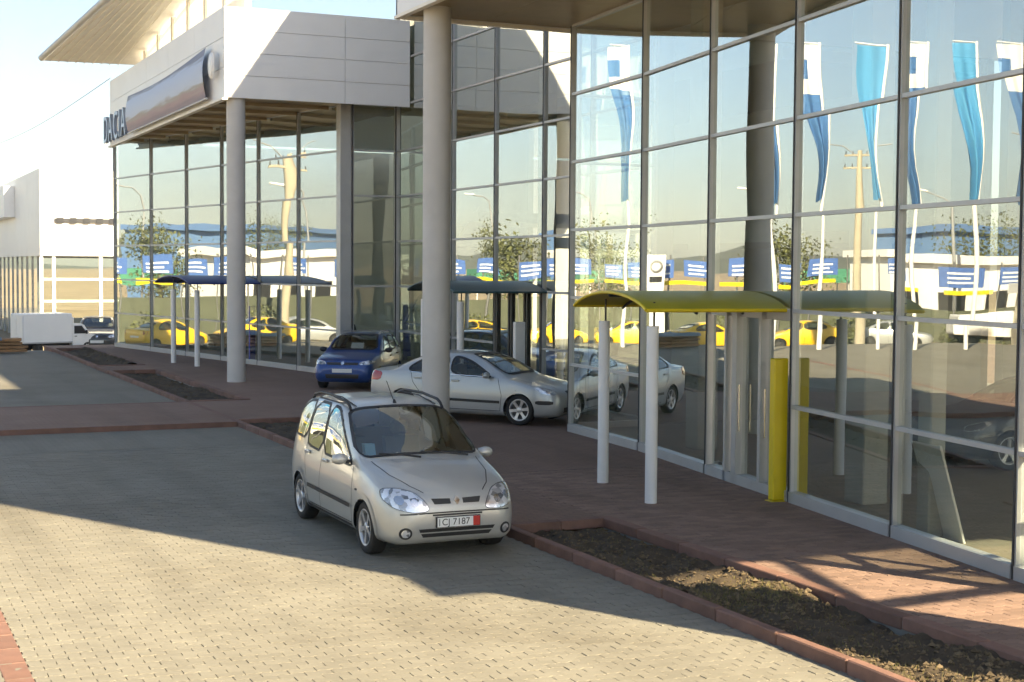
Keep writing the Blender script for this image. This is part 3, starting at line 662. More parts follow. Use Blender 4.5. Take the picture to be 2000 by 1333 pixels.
# ------------------------------------------------------------------ entrance canopies
def canopy(name, label, on, of, wn, wf, msheet, mrim, posts, z=2.63, rise=0.22, rodc=M_black, ptop=2.42, mpost=M_white2):
    cx = sum(p[0] for p in (on, of, wn, wf)) / 4; cyy = sum(p[1] for p in (on, of, wn, wf)) / 4
    t = thing(name, label, 'canopy', (cx, cyy, 0), group='arched entrance canopies')
    def P(u, v, dz=0): # u: near -> far, v: outer -> wall
        x = (on[0] * (1 - u) + of[0] * u) * (1 - v) + (wn[0] * (1 - u) + wf[0] * u) * v
        y = (on[1] * (1 - u) + of[1] * u) * (1 - v) + (wn[1] * (1 - u) + wf[1] * u) * v
        return (x, y, z + rise * (1 - (2 * u - 1) ** 2) ** 0.8 + dz)
    mb = MB(); N = 20
    mb.grid(lambda a, c: P(a, c, 0.035), N, 6); mb.grid(lambda a, c: P(1 - a, c, 0.0), N, 6)
    for v_ in (0, 1): mb.grid(lambda a, c: P(a, v_, 0.035 * (c if v_ else 1 - c)), N, 1)
    mb.build('canopy_sheet', msheet, t)
    MB().tube([P(i / N, -0.004, 0.01) for i in range(N + 1)], 0.024, 8).build('arch_rim', mrim, t)
    for u_ in (0, 1): MB().tube([P(u_, -0.004, 0.01), P(u_, 1, 0.01)], 0.027, 8).build('edge_beam', mrim, t)
    for v_ in (0.35, 0.68): MB().tube([P(i / N, v_, -0.03) for i in range(N + 1)], 0.022, 6).build('rib', M_black, t)
    MB().tube([P(0.5, 0, -0.03), P(0.5, 1, -0.03)], 0.025, 6).build('ridge_bar', M_black, t)
    for (x, y) in posts:
        p_ = MB().cyl((x, y, 0), (x, y, ptop), 0.083, n=24).build('post', mpost, t)
        MB().cyl((x + 0.02, y, ptop), (x + 0.02, y, z + rise * 0.55), 0.016, n=8).build('rod', rodc, p_).matrix_parent_inverse = Matrix()
    return t
canopy('entrance_canopy', 'yellow arched entrance canopy on two white posts in front of the right showroom', (9.93, 17.42), (10.18, 20.05), (xA(17.1) - 0.06, 17.1), (xA(19.75) - 0.06, 19.75), M_ycan, M_yellow, [(10.41, 19.53), (10.11, 17.57)])
canopy('entrance_canopy', 'dark teal arched canopy at the set-back glass block behind the silver sedan', (12.75, 31.15), (12.95, 34.65), (15.0, 31.0), (15.0, 34.5), M_tcan, M_tcan, [(13.05, 31.5), (13.2, 34.2)])
canopy('entrance_canopy', 'dark blue arched canopy on white posts in front of the far showroom', (10.05, 46.4), (9.75, 50.2), (xD(46.8) - 0.08, 46.8), (xD(50.0) - 0.08, 50.0), M_bcan, M_bcan, [(10.1, 49.02), (10.44, 47.04)])
def totem(label, x, y, h, m, w=0.115):
    t = thing('entrance_totem', label, 'totem', (x, y, 0), group='coloured totems beside the doors')
    MB().cbox((x - w, y - w * 0.55, 0.012), (x + w, y + w * 0.55, h), 0.015).build('totem_body', m, t)
    MB().cbox((x - w - .03, y - w * .55 - .03, -0.002), (x + w + .03, y + w * .55 + .03, 0.011), 0.004).build('base_plate', m, t)
totem('yellow totem post standing beside the right showroom door', 11.84, 17.08, 1.98, M_yellow)
totem('blue totem post beside the far showroom door, under the blue canopy', 12.40, 47.75, 1.9, M_blue, 0.10)
totem('pale totem post beside the set-back door, under the teal canopy', 14.4, 31.2, 1.95, M_white2, 0.13)
# ------------------------------------------------------------------ cars
def pchip(pts):
    xs = np.array([p[0] for p in pts], float); ys = np.array([p[1] for p in pts], float)
    h = np.diff(xs); d = np.diff(ys) / h; m = np.zeros(len(xs))
    for i in range(1, len(xs) - 1):
        if d[i - 1] * d[i] > 0:
            w1 = 2 * h[i] + h[i - 1]; w2 = h[i] + 2 * h[i - 1]; m[i] = (w1 + w2) / (w1 / d[i - 1] + w2 / d[i])
    m[0], m[-1] = d[0], d[-1]
    def f(x):
        x = np.clip(x, xs[0], xs[-1]); i = np.clip(np.searchsorted(xs, x) - 1, 0, len(h) - 1)
        t = (x - xs[i]) / h[i]; t2, t3 = t * t, t * t * t
        return (2 * t3 - 3 * t2 + 1) * ys[i] + (t3 - 2 * t2 + t) * h[i] * m[i] + (-2 * t3 + 3 * t2) * ys[i + 1] + (t3 - t2) * h[i] * m[i + 1]
    return f
def inpoly(p, poly):
    x, y = p; c = False; n = len(poly); j = n - 1
    for i in range(n):
        xi, yi = poly[i]; xj, yj = poly[j]
        if (yi > y) != (yj > y) and x < (xj - xi) * (y - yi) / (yj - yi) + xi: c = not c
        j = i
    return c
def dense(poly, res, closed=True):
    out = []; n = len(poly)
    for i in range(n if closed else n - 1):
        a, b = poly[i], poly[(i + 1) % n]; k = max(1, int(math.hypot(b[0] - a[0], b[1] - a[1]) / res))
        for j in range(k): out.append((a[0] + (b[0] - a[0]) * j / k, a[1] + (b[1] - a[1]) * j / k))
    if not closed: out.append(poly[-1])
    return out
def roundpoly(poly, it=2):
    for _ in range(it):
        q = []; n = len(poly)
        for i in range(n):
            a, b = poly[i], poly[(i + 1) % n]
            q += [(a[0] * .8 + b[0] * .2, a[1] * .8 + b[1] * .2), (a[0] * .2 + b[0] * .8, a[1] * .2 + b[1] * .8)]
        poly = q
    return poly

class Car:
    def __init__(s, spec):
        s.sp = spec; L = spec['L']; s.xf = spec['WB'] / 2 + spec['OH']
        zt, zb, w, zl, we, dz = (pchip(spec[k]) for k in ('zt', 'zb', 'w', 'zl', 'we', 'dz'))
        wlk = pchip(spec.get('wl', [(0, .94), (L, .94)]))
        n = spec.get('n', 110)
        us = np.linspace(0, 1, n); ss = L * (0.5 - 0.5 * np.cos(us * math.pi)) * 0.55 + L * us * 0.45
        cuts = [(0, 2), (1, 2), (2, 5), (3, 5), (4, 8), (5, 4), (6, 4)]
        V = []; K = None
        for q in ss:
            W_, B_, T_, Z_, E_ = w(q), zb(q), zt(q), zl(q), we(q)
            Z_ = min(Z_, T_ - 0.02); ze = max(T_ - dz(q), Z_ + 0.008); Z_ = min(Z_, ze - 0.006); wl = W_ * wlk(q); E_ = min(E_, wl - 0.01)
            cp = [(0, B_), (.82 * W_, B_), (.965 * W_, B_ + min(.07, .2 * (Z_ - B_))), (W_, B_ + .52 * (Z_ - B_)), (wl, Z_), (E_, ze), (E_ * .6, ze + .72 * (T_ - ze)), (0, T_)]
            ch = [0]
            for a, b in zip(cp, cp[1:]): ch.append(ch[-1] + max(1e-4, math.hypot(b[0] - a[0], b[1] - a[1])))
            fy, fz = pchip(list(zip(ch, [c[0] for c in cp]))), pchip(list(zip(ch, [c[1] for c in cp])))
            row = []
            for k, m in cuts:
                for j in range(m):
                    t = ch[k] + (ch[k + 1] - ch[k]) * j / m; row.append((float(fy(t)), float(fz(t))))
            row.append((0.0, float(T_)))
            ring = row + [(-y, z) for y, z in reversed(row[1:-1])]
            V.append([(s.xf - q, y, z) for y, z in ring])
        K = len(V[0]); bm = bmesh.new()
        vs = [[bm.verts.new(p) for p in r] for r in V]
        for i in range(n - 1):
            for k in range(K):
                bm.faces.new((vs[i][k], vs[i][(k + 1) % K], vs[i + 1][(k + 1) % K], vs[i + 1][k]))
        bm.faces.new(list(reversed(vs[0]))); bm.faces.new(vs[-1])
        bmesh.ops.recalc_face_normals(bm, faces=bm.faces)
        s.bm = bm; s.bvh = BVHTree.FromBMesh(bm); s.res = spec.get('res', 0.05)
    def cast(s, p, pr, off):
        a, b = p
        if pr == 'L': o, d = Vector((s.xf - a, 3, b)), Vector((0, -1, 0))
        elif pr == 'R': o, d = Vector((s.xf - a, -3, b)), Vector((0, 1, 0))
        elif pr == 'F': o, d = Vector((6, a, b)), Vector((-1, 0, 0))
        elif pr == 'B': o, d = Vector((-6, a, b)), Vector((1, 0, 0))
        else: o, d = Vector((s.xf - a, b, 5)), Vector((0, 0, -1))
        h, nr, _, _ = s.bvh.ray_cast(o, d)
        if h is None:
            h, nr, _, _ = s.bvh.find_nearest(o + d * (2.4 if pr in 'LR' else 4.2))
        if nr.dot(d) > 0: nr = -nr
        return h + nr * off
    def patch(s, poly, pr, off=0.004, res=None, skirt=0.012):
        res = res or s.res; bd = dense(poly, res); n = len(bd)
        xs = [p[0] for p in bd]; ys = [p[1] for p in bd]; pts = list(bd)
        x = min(xs) + res / 2
        while x < max(xs):
            y = min(ys) + res / 2
            while y < max(ys):
                if inpoly((x, y), poly) and min((x - p[0]) ** 2 + (y - p[1]) ** 2 for p in bd) > (res * .45) ** 2: pts.append((x, y))
                y += res
            x += res
        r = delaunay_2d_cdt([Vector(p) for p in pts], [], [list(range(n))], 1, 1e-5)
        v2, fs = r[0], r[2]
        mb = MB(); v = [s.cast((p.x, p.y), pr, off) for p in v2]
        d = {'L': Vector((0, 1, 0)), 'R': Vector((0, -1, 0)), 'F': Vector((1, 0, 0)), 'B': Vector((-1, 0, 0)), 'T': Vector((0, 0, 1))}[pr]
        ff = []
        for f in fs:
            f = list(f); nn_ = (v[f[1]] - v[f[0]]).cross(v[f[2]] - v[f[0]])
            ff.append(f if nn_.dot(d) > 0 else f[::-1])
        mb.add([tuple(p) for p in v], ff, True)
        if skirt:
            o = [s.cast(p, pr, off) for p in bd]; i_ = [p - d * skirt for p in o]
            mb.add([tuple(p) for p in o + i_], [(k, (k + 1) % n, n + (k + 1) % n, n + k) for k in range(n)])
        return mb
    def strip(s, path, pr, width, off=0.003, closed=False, res=None, skirt=0.0):
        p = dense(path, res or s.res, closed); n = len(p); A_, B_ = [], []
        for i in range(n):
            a = p[(i - 1) % n] if (closed or i > 0) else p[i]; b = p[(i + 1) % n] if (closed or i < n - 1) else p[i]
            dx, dy = b[0] - a[0], b[1] - a[1]; l = math.hypot(dx, dy) or 1
            nx_, ny_ = -dy / l * width / 2, dx / l * width / 2
            A_.append(s.cast((p[i][0] + nx_, p[i][1] + ny_), pr, off)); B_.append(s.cast((p[i][0] - nx_, p[i][1] - ny_), pr, off))
        m = n if closed else n - 1
        mb = MB().add([tuple(q) for q in A_ + B_], [(i, (i + 1) % n, n + (i + 1) % n, n + i) for i in range(m)], True)
        return mb
    def cut(s, poly, pr, test):
        de = []
        for f in s.bm.faces:
            c = f.calc_center_median()
            if not test(c, f.normal): continue
            q = (s.xf - c.x, c.z) if pr in 'LR' else ((c.y, c.z) if pr in 'FB' else (s.xf - c.x, c.y))
            if inpoly(q, poly): de.append(f)
        bmesh.ops.delete(s.bm, geom=de, context='FACES')
    def finish(s, mats, parent):
        me = bpy.data.meshes.new('body'); s.bm.to_mesh(me); s.bm.free()
        for p in me.polygons: p.use_smooth = True
        me.materials.append(mats)
        return link('body', me, parent, True)

def wheel_meshes(r, wd, spokes, rim):
    ty = MB(); a = wd / 2
    ty.lathe([(r * .66, -a * .8), (r * .72, -a), (r * .90, -a * 1.04), (r * .975, -a * .88), (r, -a * .6), (r, a * .6), (r * .975, a * .88), (r * .90, a * 1.04), (r * .72, a), (r * .66, a * .8)], 40, close=True)
    rm = MB()
    rm.lathe([(r * .70, a * .98), (r * .685, a * 1.0), (r * .63, a * .93), (r * .60, a * .6), (r * .60, -a * .8), (r * .66, -a * .85)], 40)
    for k in range(spokes):
        t = 2 * math.pi * k / spokes; c, q = math.cos(t), math.sin(t); pc, pq = -q, c
        v = []
        for rr, hw, y in ((r * .12, r * .10, a * .80), (r * .40, r * .085, a * .86), (r * .64, r * .125, a * .94)):
            for sg in (-1, 1): v.append((c * rr + pc * hw * sg, y, q * rr + pq * hw * sg))
            for sg in (-1, 1): v.append((c * rr + pc * hw * sg * .8, y - .03, q * rr + pq * hw * sg * .8))
        fs = []
        for i in (0, 4):
            fs += [(i, i + 1, i + 5, i + 4), (i + 2, i + 6, i + 7, i + 3), (i, i + 4, i + 6, i + 2), (i + 1, i + 3, i + 7, i + 5)]
        rm.add(v, fs)
    rm.lathe([(0.001, a * .90), (r * .10, a * .89), (r * .19, a * .84), (r * .2, a * .6)], 24)
    bk = MB().lathe([(0.001, a * .35), (r * .60, a * .35)], 24)
    return ty.mesh('tyre', M_rubber), rm.mesh('rim', rim), bk.mesh('brake_disc', M_brake)

def make_car(spec, label, paint, loc, heading, group=None, detail=True, name='parked_car'):
    """heading = angle of the forward direction from +X"""
    t = thing(name, label, 'car', loc, heading, group)
    c = Car(spec); L, WB, OH, r = spec['L'], spec['WB'], spec['OH'], spec['r']
    glassmat = spec.get('glass', M_carglass)
    axs = (OH, OH + WB)
    AR = r + 0.055
    parts = []
    def add(nm, mb, m, parent=None): o = mb.build(nm, m, parent or t, True); return o
    for sd in 'LR':
        sg = 1 if sd == 'L' else -1
        for ax in axs:
            arc = [(ax + AR * math.cos(a), r + AR * math.sin(a)) for a in np.linspace(-0.35, math.pi + 0.35, 30)]
            parts.append(('wheel_arch', c.strip(arc, sd, 0.06, 0.008), paint))
        for poly in spec['side']:
            q = roundpoly(poly, spec.get('rounding', 2))
            parts.append(('side_window', c.patch(q, sd, 0.003), glassmat)); parts.append(('window_trim', c.strip(q, sd, spec.get('tw', .042), 0.007, True), M_trim))
        for st in spec.get('strips', []): parts.append((st[0], c.strip(st[1], sd, st[2], st[3]), st[4]))
        for ln in spec.get('seams', []): parts.append(('door_seam', c.strip(ln, sd, 0.011, 0.002), M_trim))
        for (nm, poly, m, off) in spec.get('sidepatch', []): parts.append((nm, c.patch(roundpoly(poly, 1), sd, off), m))
        for (hs, hz) in spec.get('handles', []):
            p = c.cast((hs, hz), sd, 0.02)
            parts.append(('door_handle', MB().cbox((p.x - .085, p.y - .016, p.z - .018), (p.x + .085, p.y + .016, p.z + .018), .008), spec.get('handle_mat', paint)))
    ws = roundpoly(spec['screen'], 2)
    parts.append(('windscreen', c.patch(ws, 'F', 0.003), glassmat)); parts.append(('screen_trim', c.strip(ws, 'F', spec.get('sw', .04), 0.007, True), M_trim))
    rw = roundpoly(spec['rear'], 2)
    parts.append(('rear_window', c.patch(rw, 'B', 0.003), glassmat)); parts.append(('screen_trim', c.strip(rw, 'B', 0.04, 0.007, True), M_trim))
    for pr, key in (('F', 'front'), ('B', 'back'), ('T', 'topp')):
        for (nm, poly, m, off) in spec.get(key, []): parts.append((nm, c.patch(poly, pr, off, spec.get('fres', 0.03)), m))
    for pr, key in (('F', 'frontline'), ('T', 'topline')):
        for (nm, path, wd, m, off) in spec.get(key, []): parts.append((nm, c.strip(path, pr, wd, off), m))
    anchors = {k: c.cast(*v) for k, v in spec.get('anchors', {}).items()}
    for sd in (1, -1):
        for ax in axs:
            circ = [(ax + AR * math.cos(a), r + AR * math.sin(a)) for a in np.linspace(0, 2 * math.pi, 30)[:-1]]
            c.cut(circ, 'L', lambda p, n_: p.y * sd > 0.42)
        for poly in spec['side']: c.cut(roundpoly(poly, spec.get('rounding', 2)), 'L', lambda p, n_: p.y * sd > 0.3 and abs(n_.y) > 0.25)
    c.cut(ws, 'F', lambda p, n_: n_.x > 0.15 and p.z > 0.9); c.cut(rw, 'B', lambda p, n_: n_.x < -0.1 and p.z > 0.8 and p.x < 0)
    c.finish(paint, t)
    for nm, mb, m in parts: add(nm, mb, m)
    # wheels
    ty, rm, bk = wheel_meshes(r, 0.19, spec.get('spokes', 6), spec.get('rim', M_alloy))
    for ax in axs:
        for sg in (1, -1):
            wh = link('wheel', bk, t, True); wh.location = (c.xf - ax, sg * (spec['track'] / 2), r); wh.rotation_euler = (0, rng.uniform(0, 1), 0 if sg > 0 else math.pi)
            link('tyre', ty, wh, True); link('rim', rm, wh, True)
    # floor pan, dashboard, seats
    W_ = spec['W'] / 2
    mb = MB()
    for ax in axs: pass
    xs_ = [c.xf - 0.35, c.xf - axs[0] + r + 0.12, c.xf - axs[1] - r - 0.12 + 2 * (r + .12), c.xf - L + 0.3]
    mb.box((c.xf - L + .35, -W_ * .60, .24), (c.xf - .3, W_ * .60, .5))
    mb.box((c.xf - axs[1] + AR + .05, -W_ * .9, .24), (c.xf - axs[0] - AR - .05, W_ * .9, .42))
    add('floor_pan', mb, M_cabin)
    if detail:
        sx_ = spec['cowl']
        add('dashboard', MB().cbox((c.xf - sx_ - .62, -W_ * .80, .62), (c.xf - sx_ - .05, W_ * .80, spec.get('dashz', .93)), .06), M_cabin)
        seatx = c.xf - sx_ - 1.25
        for sg in (1, -1):
            st = add('seat', MB().cbox((seatx - .5, sg * .36 - .24, .42), (seatx + .05, sg * .36 + .24, .62), .06), M_seat)
            add('backrest', MB().obox((seatx - .52, sg * .36 - .23, .55), (.14, 0, 0), (0, .46, 0), (-.16, 0, .56)), M_seat, st)
            add('headrest', MB().cbox((seatx - .70, sg * .36 - .12, 1.12), (seatx - .60, sg * .36 + .12, 1.30), .04), M_seat, st)
        rb = add('rear_bench', MB().cbox((seatx - 1.35, -W_ * .72, .42), (seatx - .85, W_ * .72, .62), .06), M_seat)
        add('backrest', MB().obox((seatx - 1.40, -W_ * .72, .58), (.14, 0, 0), (0, W_ * 1.44, 0), (-.15, 0, .55)), M_seat, rb)
        wl = MB(); wl.tube([(seatx + .52 - .11 * math.sin(a) * .4, .36 + .18 * math.cos(a), .90 + .17 * math.sin(a)) for a in np.linspace(0, 2 * math.pi, 25)], .014, 6)
        add('steering_wheel', wl, M_trim)
        for sg in (1, -1):
            ms, mz = spec['mirror']; p = c.cast if False else None
            yb = anchors['mirror'].y; q = Vector((c.xf - ms, sg * abs(yb), mz))
            mm = MB(); n_ = 10
            bmh = bmesh.new(); bmesh.ops.create_icosphere(bmh, subdivisions=2, radius=1)
            for v in bmh.verts:
                x, y, z = v.co; v.co = Vector((q.x + x * (.075 if x > 0 else .03), q.y + sg * .13 + y * .105, q.z + z * .07))
            bmh.verts.index_update(); mm.add([v.co[:] for v in bmh.verts], [[v.index for v in f.verts] for f in bmh.faces], True); bmh.free()
            mo = add('door_mirror', mm, paint if spec.get('mpaint', True) else M_trim)
            add('mirror_arm', MB().cbox((q.x - .03, min(q.y - sg * .04, q.y + sg * .06), q.z - .05), (q.x + .05, max(q.y - sg * .04, q.y + sg * .06), q.z - .01), .01), M_trim, mo)
            add('mirror_glass', MB().box((q.x - .034, q.y + sg * .13 - .08, q.z - .05), (q.x - .029, q.y + sg * .13 + .08, q.z + .05)), M_chrome, mo)
    return t, c, anchors

def plate_text(t, body, x, z, size, y=0.0, sgn=1):
    mw = Matrix.Translation((x, y, z)) @ (Matrix(((0, 0, 1, 0), (1, 0, 0, 0), (0, 1, 0, 0), (0, 0, 0, 1))))
    return text('plate_lettering', body, size, M_ink, t, mw, 0.001)

M_scenic = mat('paint_silver_beige', (0.53, 0.53, 0.50), 0.33, metal=0.35, coat=0.7)
M_silver = mat('paint_silver_blue', (0.50, 0.52, 0.52), 0.32, metal=0.4, coat=0.6)
M_navy = mat('paint_blue', (0.012, 0.06, 0.25), 0.28, metal=0.2, coat=0.8)
M_taxi = mat('paint_yellow', (0.80, 0.50, 0.01), 0.35, coat=0.6)
M_dkgrn = mat('paint_dark', (0.03, 0.035, 0.04), 0.3, coat=0.7)
M_teal = mat('paint_teal', (0.04, 0.20, 0.20), 0.3, coat=0.7)
M_rust = mat('paint_orange_brown', (0.34, 0.13, 0.05), 0.4, coat=0.4)
def mir(poly): return [(-y, z) for y, z in reversed(poly)]

lamp = roundpoly([(.33, .585), (.38, .69), (.47, .775), (.62, .815), (.77, .805), (.78, .70), (.71, .615), (.52, .57)], 2)
def circ(y, z, r_, n_=20): return [(y + r_ * math.cos(a), z + r_ * math.sin(a)) for a in np.linspace(0, 2 * math.pi, n_ + 1)[:-1]]
SCENIC = dict(L=4.17, W=1.72, WB=2.58, OH=.80, r=.305, track=1.47, cowl=1.0, n=130, res=.045, spokes=5, dashz=1.0,
    zt=[(0, .60), (.025, .665), (.08, .735), (.2, .81), (.45, .905), (.75, .985), (1.0, 1.045), (1.12, 1.09), (1.4, 1.255), (1.7, 1.445), (1.92, 1.555), (2.12, 1.62), (2.6, 1.66), (3.1, 1.66), (3.5, 1.63), (3.80, 1.57), (3.94, 1.42), (4.04, 1.14), (4.12, .90), (4.155, .75), (4.17, .60)],
    zb=[(0, .40), (.05, .27), (.15, .20), (.4, .185), (3.8, .20), (4.05, .28), (4.17, .45)],
    w=[(0, .52), (.04, .62), (.12, .715), (.3, .80), (.65, .85), (1.5, .862), (3.0, .862), (3.6, .84), (3.95, .78), (4.1, .70), (4.17, .58)],
    zl=[(0, .54), (.05, .62), (.15, .68), (.4, .775), (.8, .885), (1.1, .945), (2, .985), (3, 1.015), (3.6, 1.04), (3.95, 1.0), (4.1, .82), (4.17, .55)],
    we=[(0, .36), (.08, .52), (.2, .62), (.5, .70), (.9, .755), (1.08, .765), (1.4, .71), (1.75, .66), (2.1, .625), (2.8, .615), (3.4, .60), (3.8, .575), (3.95, .56), (4.08, .60), (4.17, .45)],
    dz=[(0, .02), (.2, .035), (.9, .05), (1.1, .055), (1.6, .05), (2.1, .06), (3.4, .06), (3.9, .06), (4.17, .03)],
    side=[[(1.26, .95), (1.50, 1.10), (1.78, 1.285), (2.0, 1.435), (2.20, 1.545), (2.45, 1.565), (2.45, .985), (1.9, .965)],
          [(2.50, .985), (2.50, 1.57), (3.06, 1.57), (3.14, 1.12), (3.08, 1.01)],
          [(3.19, 1.08), (3.13, 1.57), (3.52, 1.54), (3.74, 1.42), (3.86, 1.20), (3.80, 1.10)]],
    rounding=1, tw=.03, sw=.02,
    screen=[(-.765, 1.06), (-.38, 1.085), (0, 1.09), (.38, 1.085), (.765, 1.06), (.69, 1.38), (.61, 1.555), (0, 1.585), (-.61, 1.555), (-.69, 1.38)],
    rear=[(-.52, 1.08), (.52, 1.08), (.46, 1.44), (-.46, 1.44)],
    strips=[('side_moulding', [(1.24, .50), (2.95, .52)], .05, .012, M_trim), ('sill_line', [(1.2, .27), (3.0, .27)], .03, .006, M_trim)],
    seams=[[(1.22, .30), (1.18, .60), (1.24, .95)], [(2.455, .30), (2.455, 1.02)], [(3.02, .62), (3.14, .85), (3.12, 1.10)], [(1.22, .30), (2.9, .30)], [(3.45, 1.60), (2.25, 1.60)]],
    handles=[(2.27, .90), (3.02, .93)],
    sidepatch=[('side_repeater', [(1.02, .70), (1.02, .725), (1.09, .725), (1.09, .70)], M_trim, .004)],
    front=[('headlamp', lamp, M_lens, .006), ('headlamp', mir(lamp), M_lens, .006),
           *[('lamp_bowl', circ(sg * cy0, cz0, r0_), M_chrome, .010) for sg in (1, -1) for cy0, cz0, r0_ in ((.50, .672, .040), (.65, .70, .046))],
           ('grille_opening', [(.075, .652), (.075, .705), (.30, .712), (.27, .652)], M_black, .003), ('grille_opening', mir([(.075, .652), (.075, .705), (.30, .712), (.27, .652)]), M_black, .003),
           ('emblem', [(0, .635), (.034, .685), (0, .735), (-.034, .685)], M_chrome, .010),
           ('lower_intake', [(-.44, .345), (-.46, .385), (.46, .385), (.44, .345)], M_black, .003), ('lower_intake', [(-.40, .285), (-.43, .33), (.43, .33), (.40, .285)], M_black, .003),
           ('fog_lamp_bezel', circ(.60, .34, .066), M_trim, .010), ('fog_lamp_bezel', circ(-.60, .34, .066), M_trim, .010),
           ('fog_lamp', circ(.60, .34, .044), M_lens, .014), ('fog_lamp', circ(-.60, .34, .044), M_lens, .014),
           ('number_plate', [(-.26, .40), (.26, .40), (.26, .51), (-.26, .51)], M_plate, .028)],
    frontline=[('bumper_gap', [(-.66, .550), (-.4, .560), (0, .562), (.4, .560), (.66, .550)], .016, M_trim, .002), ('bumper_slot', [(-.30, .535), (.30, .535)], .02, M_trim, .003),
               ('headlamp_rim', lamp + [lamp[0]], .014, M_trim, .004), ('headlamp_rim', mir(lamp) + [mir(lamp)[0]], .014, M_trim, .004)],
    topline=[('bonnet_gap', [(1.05, .66), (.6, .60), (.28, .47), (.14, .36)], .011, M_trim, .002), ('bonnet_gap', [(1.05, -.66), (.6, -.60), (.28, -.47), (.14, -.36)], .011, M_trim, .002)],
    anchors={'mirror': ((1.42, .99), 'L', 0), 'nose': ((0, .45), 'F', 0)}, mirror=(1.40, 1.03))
sc_y = 16.13
T, C_, AN = make_car(SCENIC, 'silver minivan with black roof rails parked in the foreground', M_scenic, (6.33, sc_y + 1.29, ROADZ), R(-90), 'parked cars', name='minivan')
# plate: flat backing, lettering, red end
nx = AN['nose'].x + 0.012
MB().box((nx - .01, -.265, .395), (nx + .02, .265, .515)).build('plate_frame', M_trim, T, True)
MB().box((nx + .02, -.255, .402), (nx + .026, .255, .508)).build('number_plate', M_plate, T, True)
MB().box((nx + .026, .175, .402), (nx + .029, .255, .508)).build('plate_red_end', mat('plate_red', (0.5, 0.03, 0.02), 0.5), T, True)
plate_text(T, 'CJ 7187', nx + .0275, .422, .105, -0.035)
MB().box((nx + .026, -.235, .415), (nx + .0285, -.228, .495)).build('plate_mark', M_ink, T, True)
xf = SCENIC['WB'] / 2 + SCENIC['OH']
for sg in (1, -1):
    pts = [(xf - s_, sg * (.60 if s_ < 3 else .58), z_ + .045) for s_, z_ in ((1.98, 1.495), (2.05, 1.553), (2.16, 1.588), (2.7, 1.628), (3.25, 1.62), (3.52, 1.575), (3.60, 1.52))]
    MB().tube(pts, .019, 8).build('roof_rail', M_trim, T, True)
    MB().tube([(xf - s_, sg * y_, z_ + .012) for s_, y_, z_ in ((2.02, .52, 1.575), (2.6, .51, 1.642), (3.3, .50, 1.635))], .008, 5).build('roof_gutter', M_trim, T, True)
MB().tube([(xf - 2.08, 0, 1.60), (xf - 2.38, 0, 1.86)], .005, 5, ).build('aerial', M_trim, T, True)
MB().cyl((xf - 2.08, 0, 1.60), (xf - 2.095, 0, 1.65), .028, .012, 12).build('aerial_base', M_trim, T, True)
for y0, y1 in ((.55, -.02), (-.05, -.55)):
    MB().tube([(xf - 1.02, y0, 1.06), (xf - 1.06, (y0 + y1) / 2, 1.095), (xf - 1.10, y1, 1.11)], .012, 6).build('wiper', M_trim, T, True)
MB().box((xf - 1.40, -.62, 1.0), (xf - 1.16, -.40, 1.012)).build('dashboard_paper', M_white2, T, True)
MB().obox((xf - 1.52, -.60, 1.02), (.10, 0, 0.0), (0, .13, 0), (-.06, 0, .16)).build('windscreen_sticker', mat('sticker_blue', (0.25, 0.45, 0.6), 0.5), T, True)

